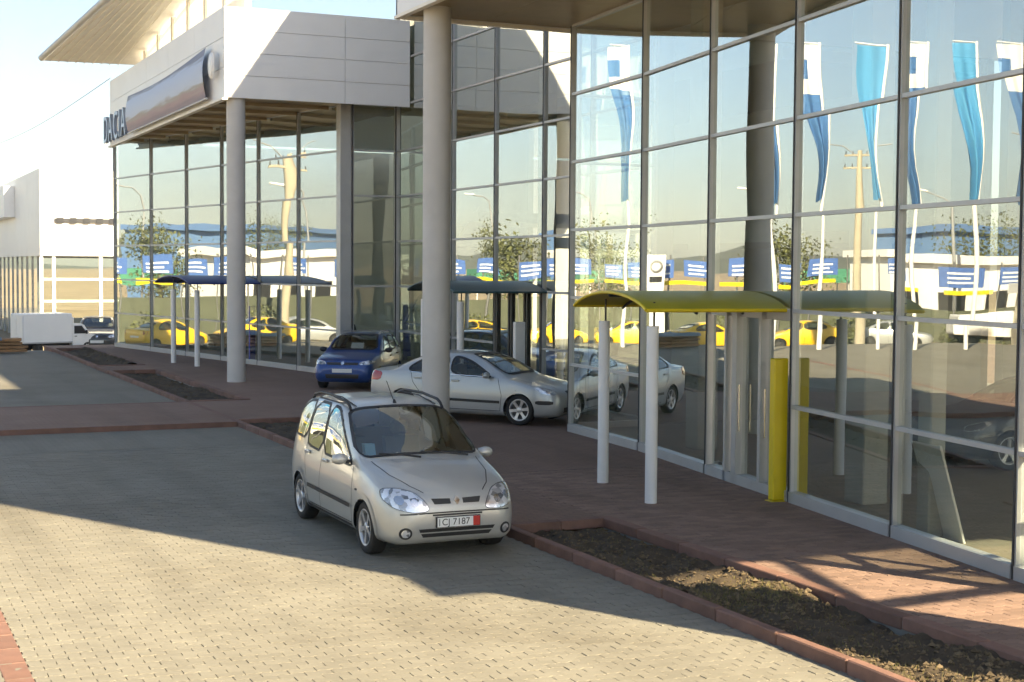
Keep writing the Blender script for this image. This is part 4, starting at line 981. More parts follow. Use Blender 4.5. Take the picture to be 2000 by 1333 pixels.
# ------------------------------------------------------------------ silver sedan
tl = [(4.16, .80), (4.10, .98), (4.36, 1.0), (4.49, .96), (4.50, .80)]
hl = [(.10, .62), (.16, .72), (.42, .79), (.56, .78), (.40, .67)]
MEG = dict(L=4.50, W=1.78, WB=2.69, OH=.88, r=.315, track=1.52, cowl=1.05, n=120, res=.05, spokes=6,
    zt=[(0, .58), (.03, .65), (.1, .72), (.3, .81), (.7, .90), (1.0, .955), (1.12, .99), (1.4, 1.14), (1.8, 1.345), (2.05, 1.42), (2.45, 1.455), (2.9, 1.44), (3.3, 1.355), (3.65, 1.22), (3.88, 1.10), (4.1, 1.065), (4.38, 1.045), (4.45, .97), (4.485, .85), (4.5, .65)],
    zb=[(0, .38), (.05, .27), (.15, .19), (.4, .17), (4.0, .19), (4.3, .26), (4.5, .42)],
    w=[(0, .54), (.04, .64), (.12, .74), (.3, .83), (.7, .88), (1.5, .892), (3.3, .892), (3.9, .87), (4.3, .80), (4.44, .74), (4.5, .62)],
    zl=[(0, .52), (.1, .64), (.4, .77), (.8, .86), (1.1, .92), (2, .95), (3, .985), (3.7, 1.01), (4.2, 1.0), (4.4, .96), (4.5, .6)],
    we=[(0, .40), (.2, .62), (.6, .72), (1.0, .77), (1.15, .77), (1.5, .70), (1.9, .61), (2.4, .575), (3.0, .57), (3.5, .60), (3.9, .66), (4.3, .67), (4.45, .6), (4.5, .5)],
    dz=[(0, .02), (.9, .05), (1.6, .05), (2.2, .055), (3.2, .055), (4.0, .05), (4.5, .03)],
    side=[[(1.50, .965), (1.72, 1.10), (2.0, 1.25), (2.25, 1.325), (2.46, 1.345), (2.46, .985)], [(2.55, .99), (2.55, 1.35), (2.9, 1.335), (3.2, 1.26), (3.46, 1.10), (3.42, 1.02)]],
    screen=[(-.70, 1.01), (0, 1.025), (.70, 1.01), (.58, 1.32), (.50, 1.385), (0, 1.40), (-.50, 1.385), (-.58, 1.32)],
    rear=[(-.58, 1.13), (.58, 1.13), (.46, 1.33), (-.46, 1.33)],
    strips=[('side_moulding', [(1.30, .46), (3.1, .48)], .055, .012, M_trim), ('window_chrome', [(1.45, .958), (3.42, 1.005)], .012, .010, M_chrome)],
    seams=[[(1.30, .28), (1.26, .60), (1.36, .93)], [(2.505, .28), (2.505, .98)], [(3.18, .62), (3.34, .80), (3.40, 1.0)], [(1.3, .28), (3.0, .28)]],
    handles=[(2.33, .86), (3.22, .89)], sidepatch=[('tail_lamp', tl, M_redlens, .008), ('headlamp', hl, M_lens, .006), ('bumper_moulding', [(.16, .44), (.16, .52), (.52, .52), (.50, .44)], M_trim, .008)],
    front=[('grille_opening', [(.08, .63), (.08, .71), (.36, .70), (.34, .64)], M_black, .003), ('grille_opening', mir([(.08, .63), (.08, .71), (.36, .70), (.34, .64)]), M_black, .003), ('lower_intake', [(-.5, .27), (-.55, .38), (.55, .38), (.5, .27)], M_black, .003),
           ('number_plate', [(-.26, .45), (.26, .45), (.26, .55), (-.26, .55)], M_plate, .02)],
    back=[('number_plate', [(-.26, .62), (.26, .62), (.26, .72), (-.26, .72)], M_plate, .01)],
    topline=[('bonnet_gap', [(1.05, .70), (.6, .64), (.2, .5)], .011, M_trim, .002), ('bonnet_gap', [(1.05, -.70), (.6, -.64), (.2, -.5)], .011, M_trim, .002)],
    anchors={'mirror': ((1.55, .95), 'L', 0)}, mirror=(1.58, 1.0))
hd = math.atan2(-.77, .64)
fx, fy = math.cos(hd), math.sin(hd)
# right front wheel touches the pavement at (12.65, 27.25)
lx, ly = -fy, fx
cx_, cy_ = 12.62 + lx * .80 - fx * 1.345, 27.28 + ly * .80 - fy * 1.345
make_car(MEG, 'silver sedan parked behind the thick column, nose towards the glass', M_silver, (cx_, cy_, 0.004), hd, 'parked cars')

# ------------------------------------------------------------------ blue hatchback
bl = roundpoly([(.42, .66), (.46, .74), (.68, .775), (.78, .74), (.74, .67)], 1)
BLU = dict(L=4.05, W=1.64, WB=2.48, OH=.78, r=.285, track=1.40, cowl=1.05, n=100, res=.055, spokes=6, rim=M_brake, mpaint=False,
    zt=[(0, .58), (.03, .66), (.1, .76), (.3, .83), (.7, .90), (1.0, .94), (1.12, .98), (1.4, 1.13), (1.75, 1.33), (2.0, 1.39), (2.5, 1.42), (3.2, 1.40), (3.6, 1.34), (3.85, 1.15), (3.98, .95), (4.03, .8), (4.05, .6)],
    zb=[(0, .36), (.05, .27), (.15, .20), (.4, .19), (3.7, .2), (3.9, .26), (4.05, .4)],
    w=[(0, .58), (.04, .66), (.12, .73), (.3, .78), (.7, .81), (1.5, .82), (3.2, .82), (3.7, .80), (3.95, .74), (4.05, .62)],
    zl=[(0, .52), (.1, .68), (.4, .78), (.8, .85), (1.1, .90), (2, .92), (3.4, .94), (3.8, .92), (4.05, .55)],
    we=[(0, .45), (.2, .64), (.6, .70), (1.0, .72), (1.15, .72), (1.5, .66), (1.9, .585), (2.4, .565), (3.2, .56), (3.7, .56), (4.05, .5)],
    dz=[(0, .02), (.9, .04), (1.6, .05), (2.2, .05), (3.4, .05), (4.05, .03)],
    side=[[(1.48, .935), (1.75, 1.14), (1.98, 1.29), (2.30, 1.325), (2.30, .95)], [(2.39, .95), (2.39, 1.325), (3.0, 1.32), (3.12, .97)], [(3.2, .97), (3.1, 1.31), (3.45, 1.28), (3.62, 1.0)]],
    screen=[(-.66, .99), (0, 1.005), (.66, .99), (.54, 1.30), (.49, 1.355), (0, 1.37), (-.49, 1.355), (-.54, 1.30)], rear=[(-.54, 1.0), (.54, 1.0), (.48, 1.30), (-.48, 1.30)],
    seams=[[(1.25, .28), (1.28, .90)], [(2.345, .28), (2.345, .94)], [(3.02, .6), (3.15, .95)]], handles=[(2.2, .80), (3.05, .82)], handle_mat=M_trim,
    strips=[('side_moulding', [(1.2, .50), (2.95, .50)], .06, .012, M_trim)],
    front=[('headlamp', bl, M_lens, .006), ('headlamp', mir(bl), M_lens, .006), ('grille_opening', [(-.40, .655), (-.42, .72), (.42, .72), (.40, .655)], M_black, .003), ('emblem', [(0, .65), (.05, .69), (.03, .74), (-.03, .74), (-.05, .69)], M_chrome, .008),
           ('bumper', [(-.70, .30), (-.74, .60), (.74, .60), (.70, .30)], M_navy, .02), ('lower_intake', [(-.42, .32), (-.45, .42), (.45, .42), (.42, .32)], M_black, .024), ('number_plate', [(-.26, .46), (.26, .46), (.26, .56), (-.26, .56)], M_plate, .03)],
    anchors={'mirror': ((1.5, .93), 'L', 0)}, mirror=(1.52, .98))
hb = math.radians(-122)
BT, _, _ = make_car(BLU, 'dark blue hatchback facing the camera beside the set-back glass block', M_navy, (12.95, 38.35, 0.004), hb, 'parked cars')
xf = BLU['WB'] / 2 + BLU['OH']
MB().obox((xf - 1.42, -.12, .96), (.02, 0, 0), (0, .34, 0), (-.15, 0, .2)).build('windscreen_paper', M_white2, BT, True)
for sg in (1, -1): MB().tube([(xf - s_, sg * .53, z_) for s_, z_ in ((2.05, 1.39), (2.15, 1.45), (3.2, 1.45), (3.35, 1.38))], .016, 6).build('roof_rail', M_alu, BT, True)

# ------------------------------------------------------------------ plain saloon used across the road
SAL = dict(MEG); SAL.update(L=4.35, W=1.66, n=56, res=.12, fres=.09, spokes=5, rim=M_brake, strips=[], seams=[[(2.505, .28), (2.505, .98)]], handles=[], topline=[])
SAL['sidepatch'] = [('tail_lamp', tl, M_redlens, .008), ('headlamp', hl, M_lens, .006)]
for k in ('zt', 'zb', 'w', 'zl', 'we', 'dz'): SAL[k] = [(a * 4.35 / 4.5, b) for a, b in MEG[k]]
SAL['side'] = [[(a * 4.35 / 4.5, b) for a, b in p] for p in MEG['side']]
taxi, _, _ = make_car(SAL, 'x', M_taxi, (0, 75, drop(75) - 0.15), 0, 'cars across the road', detail=False)
# ------------------------------------------------------------------ box truck, dark car, timber at the far end
def box_truck():
    t = thing('box_truck', 'small white box truck parked at the far end of the road', 'truck', (9.15, 70.5, ROADZ + drop(70.5)), R(18))
    def add(nm, mb, m, p=None): return mb.build(nm, m, p or t, True)
    bx = add('cargo_box', MB().cbox((-2.35, -.88, .62), (.62, .88, 2.32), .03), M_white)
    add('rear_door', MB().cbox((-2.385, -.82, .70), (-2.352, -.02, 2.24), .01), M_white2, bx); add('rear_door', MB().cbox((-2.385, .02, .70), (-2.352, .82, 2.24), .01), M_white2, bx)
    add('corner_rail', MB().box((-2.37, -.90, .60), (.63, -.884, .68)), M_alu, bx)
    prof = [(.66, .45), (.66, 1.62), (.74, 1.70), (1.25, 1.70), (1.42, 1.62), (1.72, 1.12), (2.30, 1.0), (2.42, .9), (2.45, .45)]
    mb = MB(); n = len(prof)
    for sg in (-1, 1):
        pass
    v = [(x, -.80, z) for x, z in prof] + [(x, .80, z) for x, z in prof]
    mb.add(v, [tuple(range(n)), tuple(reversed(range(n, 2 * n)))] + [(i, n + i, n + (i + 1) % n, (i + 1) % n) for i in range(n)])
    cab = add('cab', mb, M_white2)
    for sg in (-1, 1):
        y = sg * .803
        win = [(.78, 1.12), (.78, 1.58), (1.26, 1.58), (1.60, 1.12)]
        vv = [(x, y, z) for x, z in win]
        add('side_window', MB().add(vv, [(0, 3, 2, 1) if sg > 0 else (0, 1, 2, 3)]), M_trim, cab)
        add('door_handle', MB().cbox((.80, y - .015, .95), (.95, y + .015, .99), .005), M_trim, cab)
        add('door_mirror', MB().cbox((1.48, y + sg * .02 if sg > 0 else y - .16, 1.1), (1.56, y + .16 if sg > 0 else y - .02, 1.32), .015), M_trim, cab)
    add('windscreen', MB().add([(1.435, -.70, 1.60), (1.435, .70, 1.60), (1.725, .74, 1.14), (1.725, -.74, 1.14)], [(0, 3, 2, 1)]), M_trim, cab)
    add('wind_deflector', MB().cbox((.66, -.75, 1.72), (.80, .75, 2.1), .04), M_white2, cab)
    for sg in (-1, 1): add('headlamp', MB().cbox((2.43, sg * .6 - .14, .72), (2.47, sg * .6 + .14, .86), .01), M_lens, cab)
    add('bumper', MB().cbox((2.40, -.82, .38), (2.52, .82, .56), .02), M_trim, cab)
    add('chassis', MB().box((-2.3, -.45, .42), (2.2, .45, .60)), M_black)
    ty, rm, bk = wheel_meshes(.31, .18, 8, M_brake)
    for x in (-1.45, 1.62):
        for sg in (-1, 1):
            wh = link('wheel', bk, t, True); wh.location = (x, sg * .72, .31); wh.rotation_euler = (0, 0, 0 if sg > 0 else math.pi); link('tyre', ty, wh, True); link('rim', rm, wh, True)
box_truck(); COL.objects['box_truck'].scale = (.78, .78, .78)
SUV = dict(BLU); SUV['n'] = 60; SUV['res'] = .1; SUV['front'] = [(a, b, M_dkgrn if m is M_navy else m, o_) for a, b, m, o_ in BLU['front']]
sv, _, _ = make_car(SUV, 'dark parked car half hidden between the white truck and the far showroom', M_dkgrn, (11.35, 72.5, ROADZ + drop(72.5)), R(-100), 'parked cars')
sv.scale = (1.12, 1.15, 1.22)
tp = thing('timber_stack', 'low stack of brown timber boards by the road at the left edge', 'timber', (5.0, 58.2, ROADZ + drop(58.2)), R(8))
for lv in range(4):
    for k in range(4):
        MB().cbox((-1.6 + rng.uniform(-.1, .1), -.5 + k * .26, .05 + lv * .13), (1.35 + rng.uniform(-.15, .15), -.27 + k * .26, .15 + lv * .13), .01).build('board', mat('timber', (0.36, 0.20, 0.09), 0.8, var=0.25, scale=4, island=.2), tp, True)
mb = MB(); mb.grid(lambda u, v: (-1.7 + 2.2 * u, -.65 + 1.35 * v, .60 + .05 * math.sin(u * 9) * math.sin(v * 7) - .35 * max(0, abs(2 * v - 1) - .75) * 4 * .3), 14, 8)
mb.build('tarpaulin', mat('tarp_grey', (0.20, 0.25, 0.28), 0.6), tp, True)

# ------------------------------------------------------------------ next white showroom at the far end
FB = thing('white_showroom', 'white clad showroom at the far left end of the row', 'building', (14, 95, drop(95)))
bz = drop(95) - 0.1
MB().box((10.15, 84.05, 3.7), (32, 118, 8.35)).build('upper_block', M_white, FB)
panel_face(FB, (10.1, 84.05, 3.66), (1, 0, 0), (0, 0, 1), (0, -1, 0), steps(0, 12, 2), [0, 1.5, 4.75], M_white, 'facade_panel', gap=0.05)
panel_face(FB, (10.15, 118, 3.66), (0, -1, 0), (0, 0, 1), (-1, 0, 0), steps(0, 33.95, 6), [0, 4.75], M_white, 'facade_panel', gap=0.03)
MB().box((9.45, 96, 6.1), (10.1, 112, 8.0)).build('sign_box', M_white, FB)
MB().box((10.9, 83.93, 5.50), (17, 84.0, 5.72)).build('sign_strip', mat('strip_dark', (.05, .052, .06), .5), FB)
for k in range(8):
    MB().box((11.0 + k * .7, 83.89, 5.46), (11.35 + k * .7, 83.928, 5.76)).build('sign_letter', mat('sign_grey', (0.03, 0.032, 0.04), 0.5), FB)
for x in (10.2, 10.85, 13.35, 15.8, 18.3): MB().box((x - .09, 84.1, bz), (x + .09, 84.28, 3.72)).build('post', M_white2, FB)
for z in (1.15, 2.35): MB().box((10.3, 84.12, z), (18.2, 84.2, z + .12)).build('rail', M_white2, FB)
for y in slope_rows(86, 117, 2.4): MB().box((10.2, y - .06, bz), (10.32, y + .06, 3.72)).build('mullion', M_alu, FB)
MB().add([(10.26, 84.3, bz), (10.26, 117.5, bz), (10.26, 117.5, 3.68), (10.26, 84.3, 3.68)], [(0, 1, 2, 3)]).build('glass_pane', M_glassA, FB)
MB().add([(10.3, 84.16, bz), (18.3, 84.16, bz), (18.3, 84.16, 3.68), (10.3, 84.16, 3.68)], [(0, 1, 2, 3)]).build('glass_pane', M_glassA, FB)
MB().box((18.4, 84.1, bz), (32, 84.3, 3.7)).build('side_wall', M_inwall, FB); MB().box((24, 86, bz), (24.2, 117, 3.7)).build('back_wall', M_inwall, FB)
MB().box((10.4, 84.4, bz - .02), (31, 117, bz + .02)).build('floor', M_floor, FB)

# ------------------------------------------------------------------ across the road (seen in the glass)
def flag(i, x, y, kind, label):
    z0 = drop(y) - 0.15; top = 12.35 if y < 70 else 16.85
    t = thing('flag_pole', label, 'flag', (x, y, z0), group='tall flags across the road')
    H = top - z0
    MB().tube([(0, 0, 0), (0, 0, H)], .07, 10, [.085, .055]).build('pole', M_white2, t, True)
    MB().tube([(0, 0, H - .05), (1.06, .05, H + .02)], .03, 6).build('top_bar', M_white2, t, True)
    rg = random.Random(60 + i); ph = rg.uniform(0, 6); LN = 6.3; FW = 1.0
    mb = MB(); nu, nv = 18, 34
    def P(u, v):
        wd = FW * (1 - .80 * sstep(.12, .85, v) ** .9); x_ = .06 + u * wd * (1 + .04 * math.sin(v * 9 + ph))
        y_ = (.03 + .22 * sstep(.1, 1, v)) * math.sin(u * 11 + ph + v * 3) + .12 * math.sin(v * 6 + ph) * u
        return (x_, y_, H - .08 - v * LN - .15 * u * v)
    mb.grid(P, nu, nv)
    if kind == 'cyan': o = mb.build('flag_cloth', M_flagC, t, True)
    else:
        for k in range(len(mb.f)):
            r_, c_ = divmod(k, nu); v = (r_ + .5) / nv; u = (c_ + .5) / nu
            mb.mi[k] = 0 if v > .30 else (1 if not (.08 < v < .22 and .42 < u) else 0)
        o = mb.build('flag_cloth', [M_flagB, M_flagW], t, True)
fl = [(0.65, 56.1, 'b', 'white and blue flag, leftmost in the right showroom glass'),
      (-1.3, 55.8, 'b', 'white topped blue flag, first right of the mirrored column'), (-3.6, 55.5, 'cyan', 'plain cyan flag, second right of the mirrored column'), (-5.3, 55.3, 'b', 'white and dark blue flag between two cyan flags'),
      (-7.4, 55.1, 'cyan', 'plain cyan flag beside the reflected utility pole'), (-9.3, 54.9, 'b', 'blue and white flag at the right edge of the glass')]
for i, (x, y, k, lb) in enumerate(fl): flag(i, x, y, k, lb)
for (x, y, rz, lb) in ((-0.9, 73.0, R(171), 'yellow saloon reflected behind the yellow canopy'), (-5.6, 71.6, R(12), 'yellow saloon mirrored right of the yellow totem'), (-12.2, 75.8, R(205), 'silver saloon mirrored towards the right edge of the glass')):
    o = taxi if x > -2 else copy_tree(taxi)
    o.location = (x, y, drop(y) - .15); o.rotation_euler = (0, 0, rz); o['label'] = lb
    if 'silver' in lb:
        for ch in o.children:
            if ch.type == 'MESH' and ch.data.materials and ch.data.materials[0] == M_taxi: ch.data = ch.data.copy(); ch.data.materials[0] = M_silver
o = copy_tree(taxi); o.location = (-19.5, 66.0, drop(66) - .15); o.rotation_euler = (0, 0, R(10)); o['label'] = 'teal saloon mirrored at the far right edge of the glass'
for ch in o.children:
    if ch.type == 'MESH' and ch.data.materials and ch.data.materials[0] == M_taxi:
        ch.data = ch.data.copy(); ch.data.materials[0] = M_teal
hd2 = R(175); DK = dict(SAL); DK['n'] = 80; DK['res'] = .08; DK['rim'] = M_alloy
make_car(DK, 'black sedan standing inside the right showroom, at the right edge', M_dkgrn, (18.35, 18.8, .034), hd2, 'parked cars')
# shrubs and a delivery van break up the far side of the road
def shrub(label, x, y, r_, h_, seed):
    t = thing('roadside_shrub', label, 'shrub', (x, y, drop(y) - .2), group='shrubs by the fence'); rg = random.Random(seed); mb = MB()
    for k in range(520):
        a = rg.uniform(0, 6.28); q = r_ * math.sqrt(rg.random()); p = Vector((q * math.cos(a), q * math.sin(a), rg.random() * h_ * (1.05 - .6 * (q / r_) ** 2)))
        a_ = Vector((rg.gauss(0, 1), rg.gauss(0, 1), rg.gauss(0, .7))).normalized(); b_ = a_.orthogonal().normalized(); s_ = rg.uniform(.06, .16)
        mb.add([p - a_ * s_, p + b_ * s_ * .5, p + a_ * s_, p - b_ * s_ * .5], [(0, 1, 2, 3)])
    mb.build('foliage', mat('shrub_leaf', (.09, .10, .03), .7, island=.45), t, True)
    MB().tube([(0, 0, 0), (.1, .05, h_ * .6)], .05, 6, [.06, .02]).build('stem', mat('bark', (.12, .085, .055), .9, var=.2), t, True)
for k, (x, y, r_, h_) in enumerate(((-3.4, 78.5, 1.3, 1.9), (-9.2, 77.6, 1.0, 1.5), (-10.9, 78.0, 1.5, 2.3), (-16.4, 76.4, 1.1, 1.7), (-20.5, 77.0, 1.6, 2.2))):
    shrub(('round shrub', 'low shrub', 'tall shrub', 'small shrub', 'broad shrub')[k] + ' by the fence ' + ('below its second blue sign', 'left of the tall shrub', 'beside the middle lamp', 'near the mirrored silver saloon', 'at its right end')[k], x, y, r_, h_, 200 + k)
vn = copy_tree(next(o for o in COL.objects if o.name == 'box_truck')); vn.location = (-16.6, 72.2, drop(72) - .15); vn.rotation_euler = (0, 0, R(190)); vn.scale = (1, 1, 1); vn['label'] = 'white box truck mirrored behind the right flags'
# banner fence
fz = drop(79) - .15
fe = thing('banner_fence', 'fence with a yellow rail and dark lower boards across the road', 'fence', (-9.8, 79.6, fz))
def FP(t_): return Vector((1.5 - 24.5 * t_, 80.9 - 2.9 * t_, 0))
for k in range(13):
    p = FP(k / 12); MB().cyl(p + Vector((0, 0, fz)), p + Vector((0, 0, 3.9)), .05, n=8).build('post', M_steel, fe)
for k in range(12):
    a, b = FP(k / 12), FP((k + 1) / 12)
    MB().obox(a + Vector((0, .06, fz + .2)), b - a, (0, .04, 0), (0, 0, 2.5)).build('board', mat('fence_green', (0.10, 0.11, 0.07), 0.8, var=.2), fe)
for (a_, b_) in ((.0, .17), (.21, .30), (.33, .47), (.62, .68), (.73, .82), (.93, 1.0)): MB().obox(FP(a_) + Vector((0, -.09, 2.25)), FP(b_) - FP(a_), (0, .04, 0), (0, 0, .22)).build('rail', M_yellow, fe)
tt = [.06, .15, .26, .36, .44, .63, .76, .86]
for k, u in enumerate(tt):
    p = FP(u); d = (FP(1) - FP(0)).normalized()
    s_ = thing('banner_sign', 'blue sign with white lines, number %s from the left on the reflected fence' % ('one', 'two', 'three', 'four', 'five', 'six', 'seven', 'eight', 'nine', 'ten')[k], 'sign', tuple(p + Vector((0, 0, 2.6))), group='blue signs on the fence')
    wd_ = (1.5, 1.75, 1.6, 1.4, 1.7, 1.3, 1.9, 1.5)[k]; MB().obox(p - d * wd_ / 2 + Vector((0, -.14, 2.62 + .08 * (k % 3))), d * wd_, (0, .04, 0), (0, 0, 1.0 - .07 * (k % 2))).build('sign_board', M_sign, s_)
    for q in range(3): MB().obox(p - d * .6 + Vector((0, -.152, 2.82 + q * .23)), d * (1.15 - .2 * ((q + k) % 2)), (0, .011, 0), (0, 0, .1)).build('text_line', M_white2, s_)
pyl = thing('sign_pylon', 'white sign pylon with a round grey emblem across the road', 'sign', (0.4, 79.8, fz))
MB().cbox((-.1, 79.7, fz), (.9, 79.95, 3.9), .02).build('pylon_body', M_white2, pyl); o = MB().lathe([(.22, 0), (.34, -.02), (.34, .02), (.22, 0.02)], 24).build('emblem', mat('emblem_grey', (.3, .3, .3), .4), pyl); o.location = (.4, 79.66, 3.3)
MB().box((.05, 79.67, 2.45), (.75, 79.70, 2.75)).build('text_line', M_ink, pyl)
def upole(x, y, h, lb):
    z0 = drop(y) - .16; t = thing('utility_pole', lb, 'pole', (x, y, z0), group='concrete utility poles'); H = h - z0
    MB().tube([(0, 0, 0), (0, 0, H)], .2, 10, [.30, .17]).build('shaft', M_conpole, t, True)
    for zz in (H - .35, H - 1.15):
        MB().cbox((-1.1, -.06, zz), (1.1, .06, zz + .12), .01).build('cross_arm', M_conpole, t, True)
        for xx in (-1, -.5, .5, 1): MB().cyl((xx, 0, zz + .12), (xx, 0, zz + .34), .05, .03, 8).build('insulator', M_brake, t, True)
    for sg in (-1, 1): MB().tube([(0, 0, H - .5), (sg * 1.2, 0, H + .3), (sg * 2.1, 0, H + .45)], .04, 6).build('lamp_arm', M_alu, t, True)
upole(-15.8, 66.5, 9.6, 'concrete utility pole mirrored at the right edge of the showroom glass'); upole(-9.5, 74.2, 9.6, 'concrete utility pole mirrored in the far showroom glass')
def lamp_post(x, y, h, lb):
    z0 = drop(y) - .16; t = thing('street_lamp', lb, 'lamp', (x, y, z0), group='street lamps across the road')
    MB().tube([(0, 0, 0), (0, 0, h - 1.6), (.3, 0, h - .6), (1.0, 0, h - .15), (1.9, 0, h)], .06, 8, [.1, .07, .06, .05, .05]).build('mast', M_alu, t, True)
    MB().cbox((1.8, -.12, h - .03), (2.5, .12, h + .1), .03).build('lamp_head', M_white2, t, True)
lamp_post(1.6, 92, 10.2, 'curved street lamp mirrored between the two left flags'); lamp_post(-9.0, 88, 9.4, 'curved street lamp mirrored behind the middle flags'); lamp_post(-20, 86, 9.8, 'curved street lamp mirrored behind the right flags')
def house(label, x, y, w, d, h, mw_, mr, rz=0.0, cols=4, blue=False):
    z0 = drop(y) - .2; t = thing('roadside_shop', label, 'building', (x, y, z0), rz, group='low buildings across the road')
    MB().box((-w / 2, -d / 2, 0), (w / 2, d / 2, h)).build('wall', mw_, t, True)
    rf = MB().prism([(-w / 2 - .4, -d / 2 - .4), (w / 2 + .4, -d / 2 - .4), (w / 2 + .4, d / 2 + .4), (-w / 2 - .4, d / 2 + .4)], h, h + .5).build('roof', mr, t, True)
    for k in range(cols):
        xx = -w / 2 + (k + .5) * w / cols; q = w / cols * .32
        wn_ = MB().box((xx - q, -d / 2 - .05, .7), (xx + q, -d / 2 + .02, h * .72)).build('window', M_white2, t, True)
        MB().box((xx - q + .12, -d / 2 - .06, .82), (xx + q - .12, -d / 2 - .051, h * .72 - .12)).build('pane', M_trim, wn_, True)
house('white shop with wide windows across the road', -22, 92, 11, 6, 5.2, M_white, M_white2, R(-8), 4)
house('long blue warehouse with a blue roof behind the white shop', -46, 124, 30, 14, 7.6, mat('ware_blue', (.12, .22, .42), .6), mat('roof_blue', (.11, .20, .40), .5), R(-25), 6)
house('low cream hut mirrored at the right edge of the glass', -17.6, 69.0, 2.6, 3.2, 3.1, mat('hut_cream', (.62, .58, .46), .8, var=.1), M_white2, R(5), 1)
house('blue kiosk with white roof reflected in the minivan windows', -13, 46, 5, 4, 3.1, M_sign, M_white2, R(70), 2)
house('cream corner house across the road', -34, 70, 12, 8, 6.0, mat('house_cream', (.58, .5, .36), .85, var=.1), mat('roof_red', (.3, .12, .07), .8), R(60), 4)
tn = thing('green_tarp_stand', 'green covered market stand mirrored at the left of the far showroom', 'stall', (-14.5, 99, drop(95) - .16))
MB().prism([(-17.5, 97.5), (-11.5, 97.5), (-11.5, 100.5), (-17.5, 100.5)], 2.0, 3.0).build('tarp_roof', mat('tarp_green', (.08, .28, .18), .6), tn)
for (x, y) in ((-17.3, 97.7), (-11.7, 97.7), (-17.3, 100.3), (-11.7, 100.3)): MB().cyl((x, y, -1.35), (x, y, 2.0), .05, n=8).build('post', M_white2, tn)
# trees
def tree(label, x, y, h, w, seed, n=2600):
    z0 = drop(y) - .2; t = thing('roadside_tree', label, 'tree', (x, y, z0), rng.uniform(0, 6), group='trees across the road'); rg = random.Random(seed)
    MB().tube([(0, 0, 0), (.05, 0, h * .3), (-.05, .06, h * .6), (0, 0, h * .85)], .2, 8, [.2, .15, .09, .03]).build('trunk', mat('bark', (.12, .085, .055), .9, var=.2), t, True)
    mb = MB(); limbs = []
    for k in range(9):
        a = rg.uniform(0, 6.28); z = h * rg.uniform(.28, .65); L_ = w * rg.uniform(.5, .95); e_ = (math.cos(a) * L_, math.sin(a) * L_, z + h * rg.uniform(.08, .28)); limbs.append(e_)
        mb.tube([(0, 0, z), (e_[0] * .5, e_[1] * .5, z + (e_[2] - z) * .35), e_], .05, 5, [.07, .045, .015])
    mb.build('limbs', MATS['bark'], t, True)
    cl_ = limbs + [(rg.gauss(0, w * .4), rg.gauss(0, w * .4), h * rg.uniform(.5, 1.0)) for _ in range(16)]
    mb = MB()
    for k in range(n):
        c_ = rg.choice(cl_); s_ = w * .27; p = Vector((c_[0] + rg.gauss(0, s_), c_[1] + rg.gauss(0, s_), c_[2] + rg.gauss(0, s_ * .8)))
        a = Vector((rg.gauss(0, 1), rg.gauss(0, 1), rg.gauss(0, 1))).normalized(); b = a.orthogonal().normalized(); q = rg.uniform(.06, .15)
        mb.add([p - a * q, p + b * q * .5, p + a * q, p - b * q * .5], [(0, 1, 2, 3)])
    mb.build('crown', mat('foliage', (.10, .11, .035), .7, island=.45), t, True)
for i, (x, y, h, w) in enumerate(((-9.5, 87, 6.5, 2.0), (4.5, 100, 7.5, 2.6), (-30, 104, 8, 3), (-26, 80, 6, 2.2), (-2, 112, 8.5, 3.2))):
    tree(('slim tree behind the middle of the banner fence', 'bushy tree beyond the fence, farthest to the left in the glass', 'tree behind the white shop', 'short tree beside the white shop', 'tall tree far beyond the fence')[i], x, y, h, w, 80 + i)
# hills
hm = MB(); N = 140
def hill(u, v):
    a = u * 2 * math.pi; r_ = 1500 + 1300 * v
    z = (85 * (.55 + .45 * math.sin(a * 3 + 1)) * (.7 + .5 * noise2(math.cos(a) * 3, math.sin(a) * 3, 4)) + 35 * noise2(math.cos(a) * 14, math.sin(a) * 14, 6)) * math.sin(min(1, v * 1.1) * math.pi * .5)
    return (math.cos(a) * r_, math.sin(a) * r_, max(z, 0) - 3)
hm.grid(hill, N, 6); structure(hm.build('hills', mat('hill_scrub', (.10, .11, .07), .95, var=.3, scale=.004)), 'low scrubby hills on the horizon')
hz = bpy.data.materials.new('haze_air'); hz.use_nodes = True; hn = hz.node_tree; hn.nodes.clear()
ho = hn.nodes.new('ShaderNodeOutputMaterial'); hv = hn.nodes.new('ShaderNodeVolumePrincipled'); hv.inputs['Color'].default_value = (.93, .95, .97, 1); hv.inputs['Density'].default_value = 0.0002; hv.inputs['Anisotropy'].default_value = 0.3
hn.links.new(hv.outputs[0], ho.inputs['Volume'])
hb_ = MB().box((-3000, -3000, -4.5), (3000, 3000, 190)).build('haze', hz); hb_['kind'] = 'stuff'; hb_['label'] = 'pale warm haze over the valley'
# overhead cable
cb = [Vector((9.7, 58.6, 10.35)).lerp(Vector((10.63, 110, 11.67)), k / 12) - Vector((0, 0, .25 * math.sin(k / 12 * math.pi))) for k in range(13)]
tag(MB().tube(cb, .013, 5).build('overhead_cable', M_black), 'thin overhead cable running from the far showroom roof to the left', 'cable')

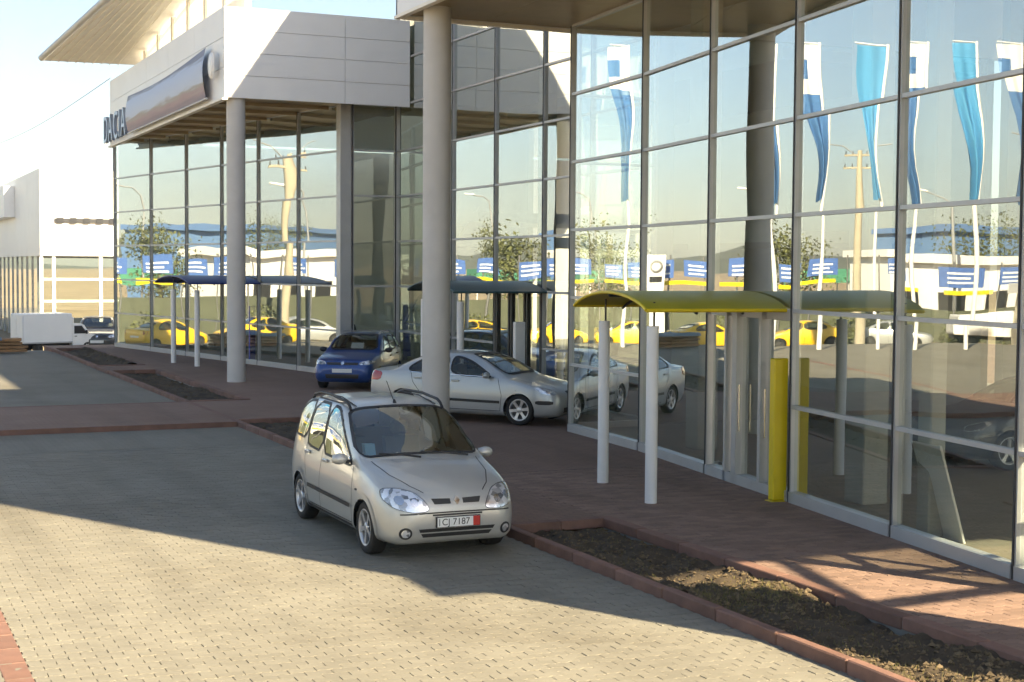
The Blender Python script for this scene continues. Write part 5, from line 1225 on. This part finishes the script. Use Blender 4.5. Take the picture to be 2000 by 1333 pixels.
# ------------------------------------------------------------------ visitor inside the far showroom
def person(label, loc, rz):
    t = thing('person', label, 'person', loc, rz)
    J = {'pel': (0, 0, .95), 'chest': (0, .02, 1.25), 'neck': (0, .02, 1.45), 'head': (0, .04, 1.60), 'crown': (0, .04, 1.70),
         'hl': (.10, 0, .90), 'kl': (.12, .03, .50), 'al': (.12, -.02, .09), 'tl': (.13, .14, .05), 'hr': (-.10, 0, .90), 'kr': (-.11, .05, .50), 'ar': (-.12, 0, .09), 'tr': (-.13, .16, .05),
         'sl': (.19, .02, 1.38), 'el': (.25, -.02, 1.10), 'wl': (.24, .10, .88), 'fl': (.23, .14, .80), 'sr': (-.19, .02, 1.38), 'er': (-.25, -.02, 1.10), 'wr': (-.20, .16, .98), 'fr': (-.17, .23, .95)}
    E_ = [('pel', 'chest'), ('chest', 'neck'), ('neck', 'head'), ('head', 'crown'), ('pel', 'hl'), ('hl', 'kl'), ('kl', 'al'), ('al', 'tl'), ('pel', 'hr'), ('hr', 'kr'), ('kr', 'ar'), ('ar', 'tr'),
          ('chest', 'sl'), ('sl', 'el'), ('el', 'wl'), ('wl', 'fl'), ('chest', 'sr'), ('sr', 'er'), ('er', 'wr'), ('wr', 'fr')]
    rad = dict(pel=.15, chest=.16, neck=.055, head=.10, crown=.07, hl=.10, hr=.10, kl=.065, kr=.065, al=.05, ar=.05, tl=.04, tr=.04, sl=.07, sr=.07, el=.05, er=.05, wl=.035, wr=.035, fl=.035, fr=.035)
    ks = list(J); me = bpy.data.meshes.new('person_body'); me.from_pydata([J[k] for k in ks], [(ks.index(a), ks.index(b)) for a, b in E_], [])
    o = link('body', me, t, True); me.materials.append(mat('dark_clothes', (.04, .04, .05), .8))
    sk = o.modifiers.new('skin', 'SKIN'); sd = me.skin_vertices[0].data
    for i, k in enumerate(ks): sd[i].radius = (rad[k], rad[k] * .85); sd[i].use_root = (k == 'pel')
    ss_ = o.modifiers.new('sub', 'SUBSURF'); ss_.levels = 2; ss_.render_levels = 2; sk.use_smooth_shade = True
    mb = MB(); bmh = bmesh.new(); bmesh.ops.create_icosphere(bmh, subdivisions=2, radius=.115)
    bmh.verts.index_update(); mb.add([(v.co.x * .9, v.co.y + .01, max(v.co.z, -.02) + 1.66) for v in bmh.verts], [[v.index for v in f.verts] for f in bmh.faces], True); bmh.free()
    mb.build('hair', M_black, t, True)
person('person in dark clothes standing inside the far showroom behind the blue car', (14.45, 44.0, .03), R(170))

# ------------------------------------------------------------------ litter on the paving
for i, (x, y, lb) in enumerate(((3.2, 10.75, 'dark twig on the sunlit paving, left of two'), (4.05, 10.2, 'dark twig on the sunlit paving, nearest the camera'))):
    tag(MB().tube([(x, y, ROADZ + .012), (x + .09, y + .03, ROADZ + .016), (x + .2, y + .045, ROADZ + .01)], .008, 5).build('twig', mat('twig', (.07, .05, .03), .9)), lb, 'twig', 'twigs on the paving')
pp = thing('paper_scrap', 'crumpled pale scrap lying inside the right showroom near the door', 'scrap', (12.9, 20.4, .032))
mb = MB(); mb.grid(lambda u, v: (12.75 + .3 * u, 20.3 + .2 * v, .035 + .06 * abs(math.sin(u * 7 + v * 4))), 8, 6); mb.build('crumpled_sheet', M_white2, pp)
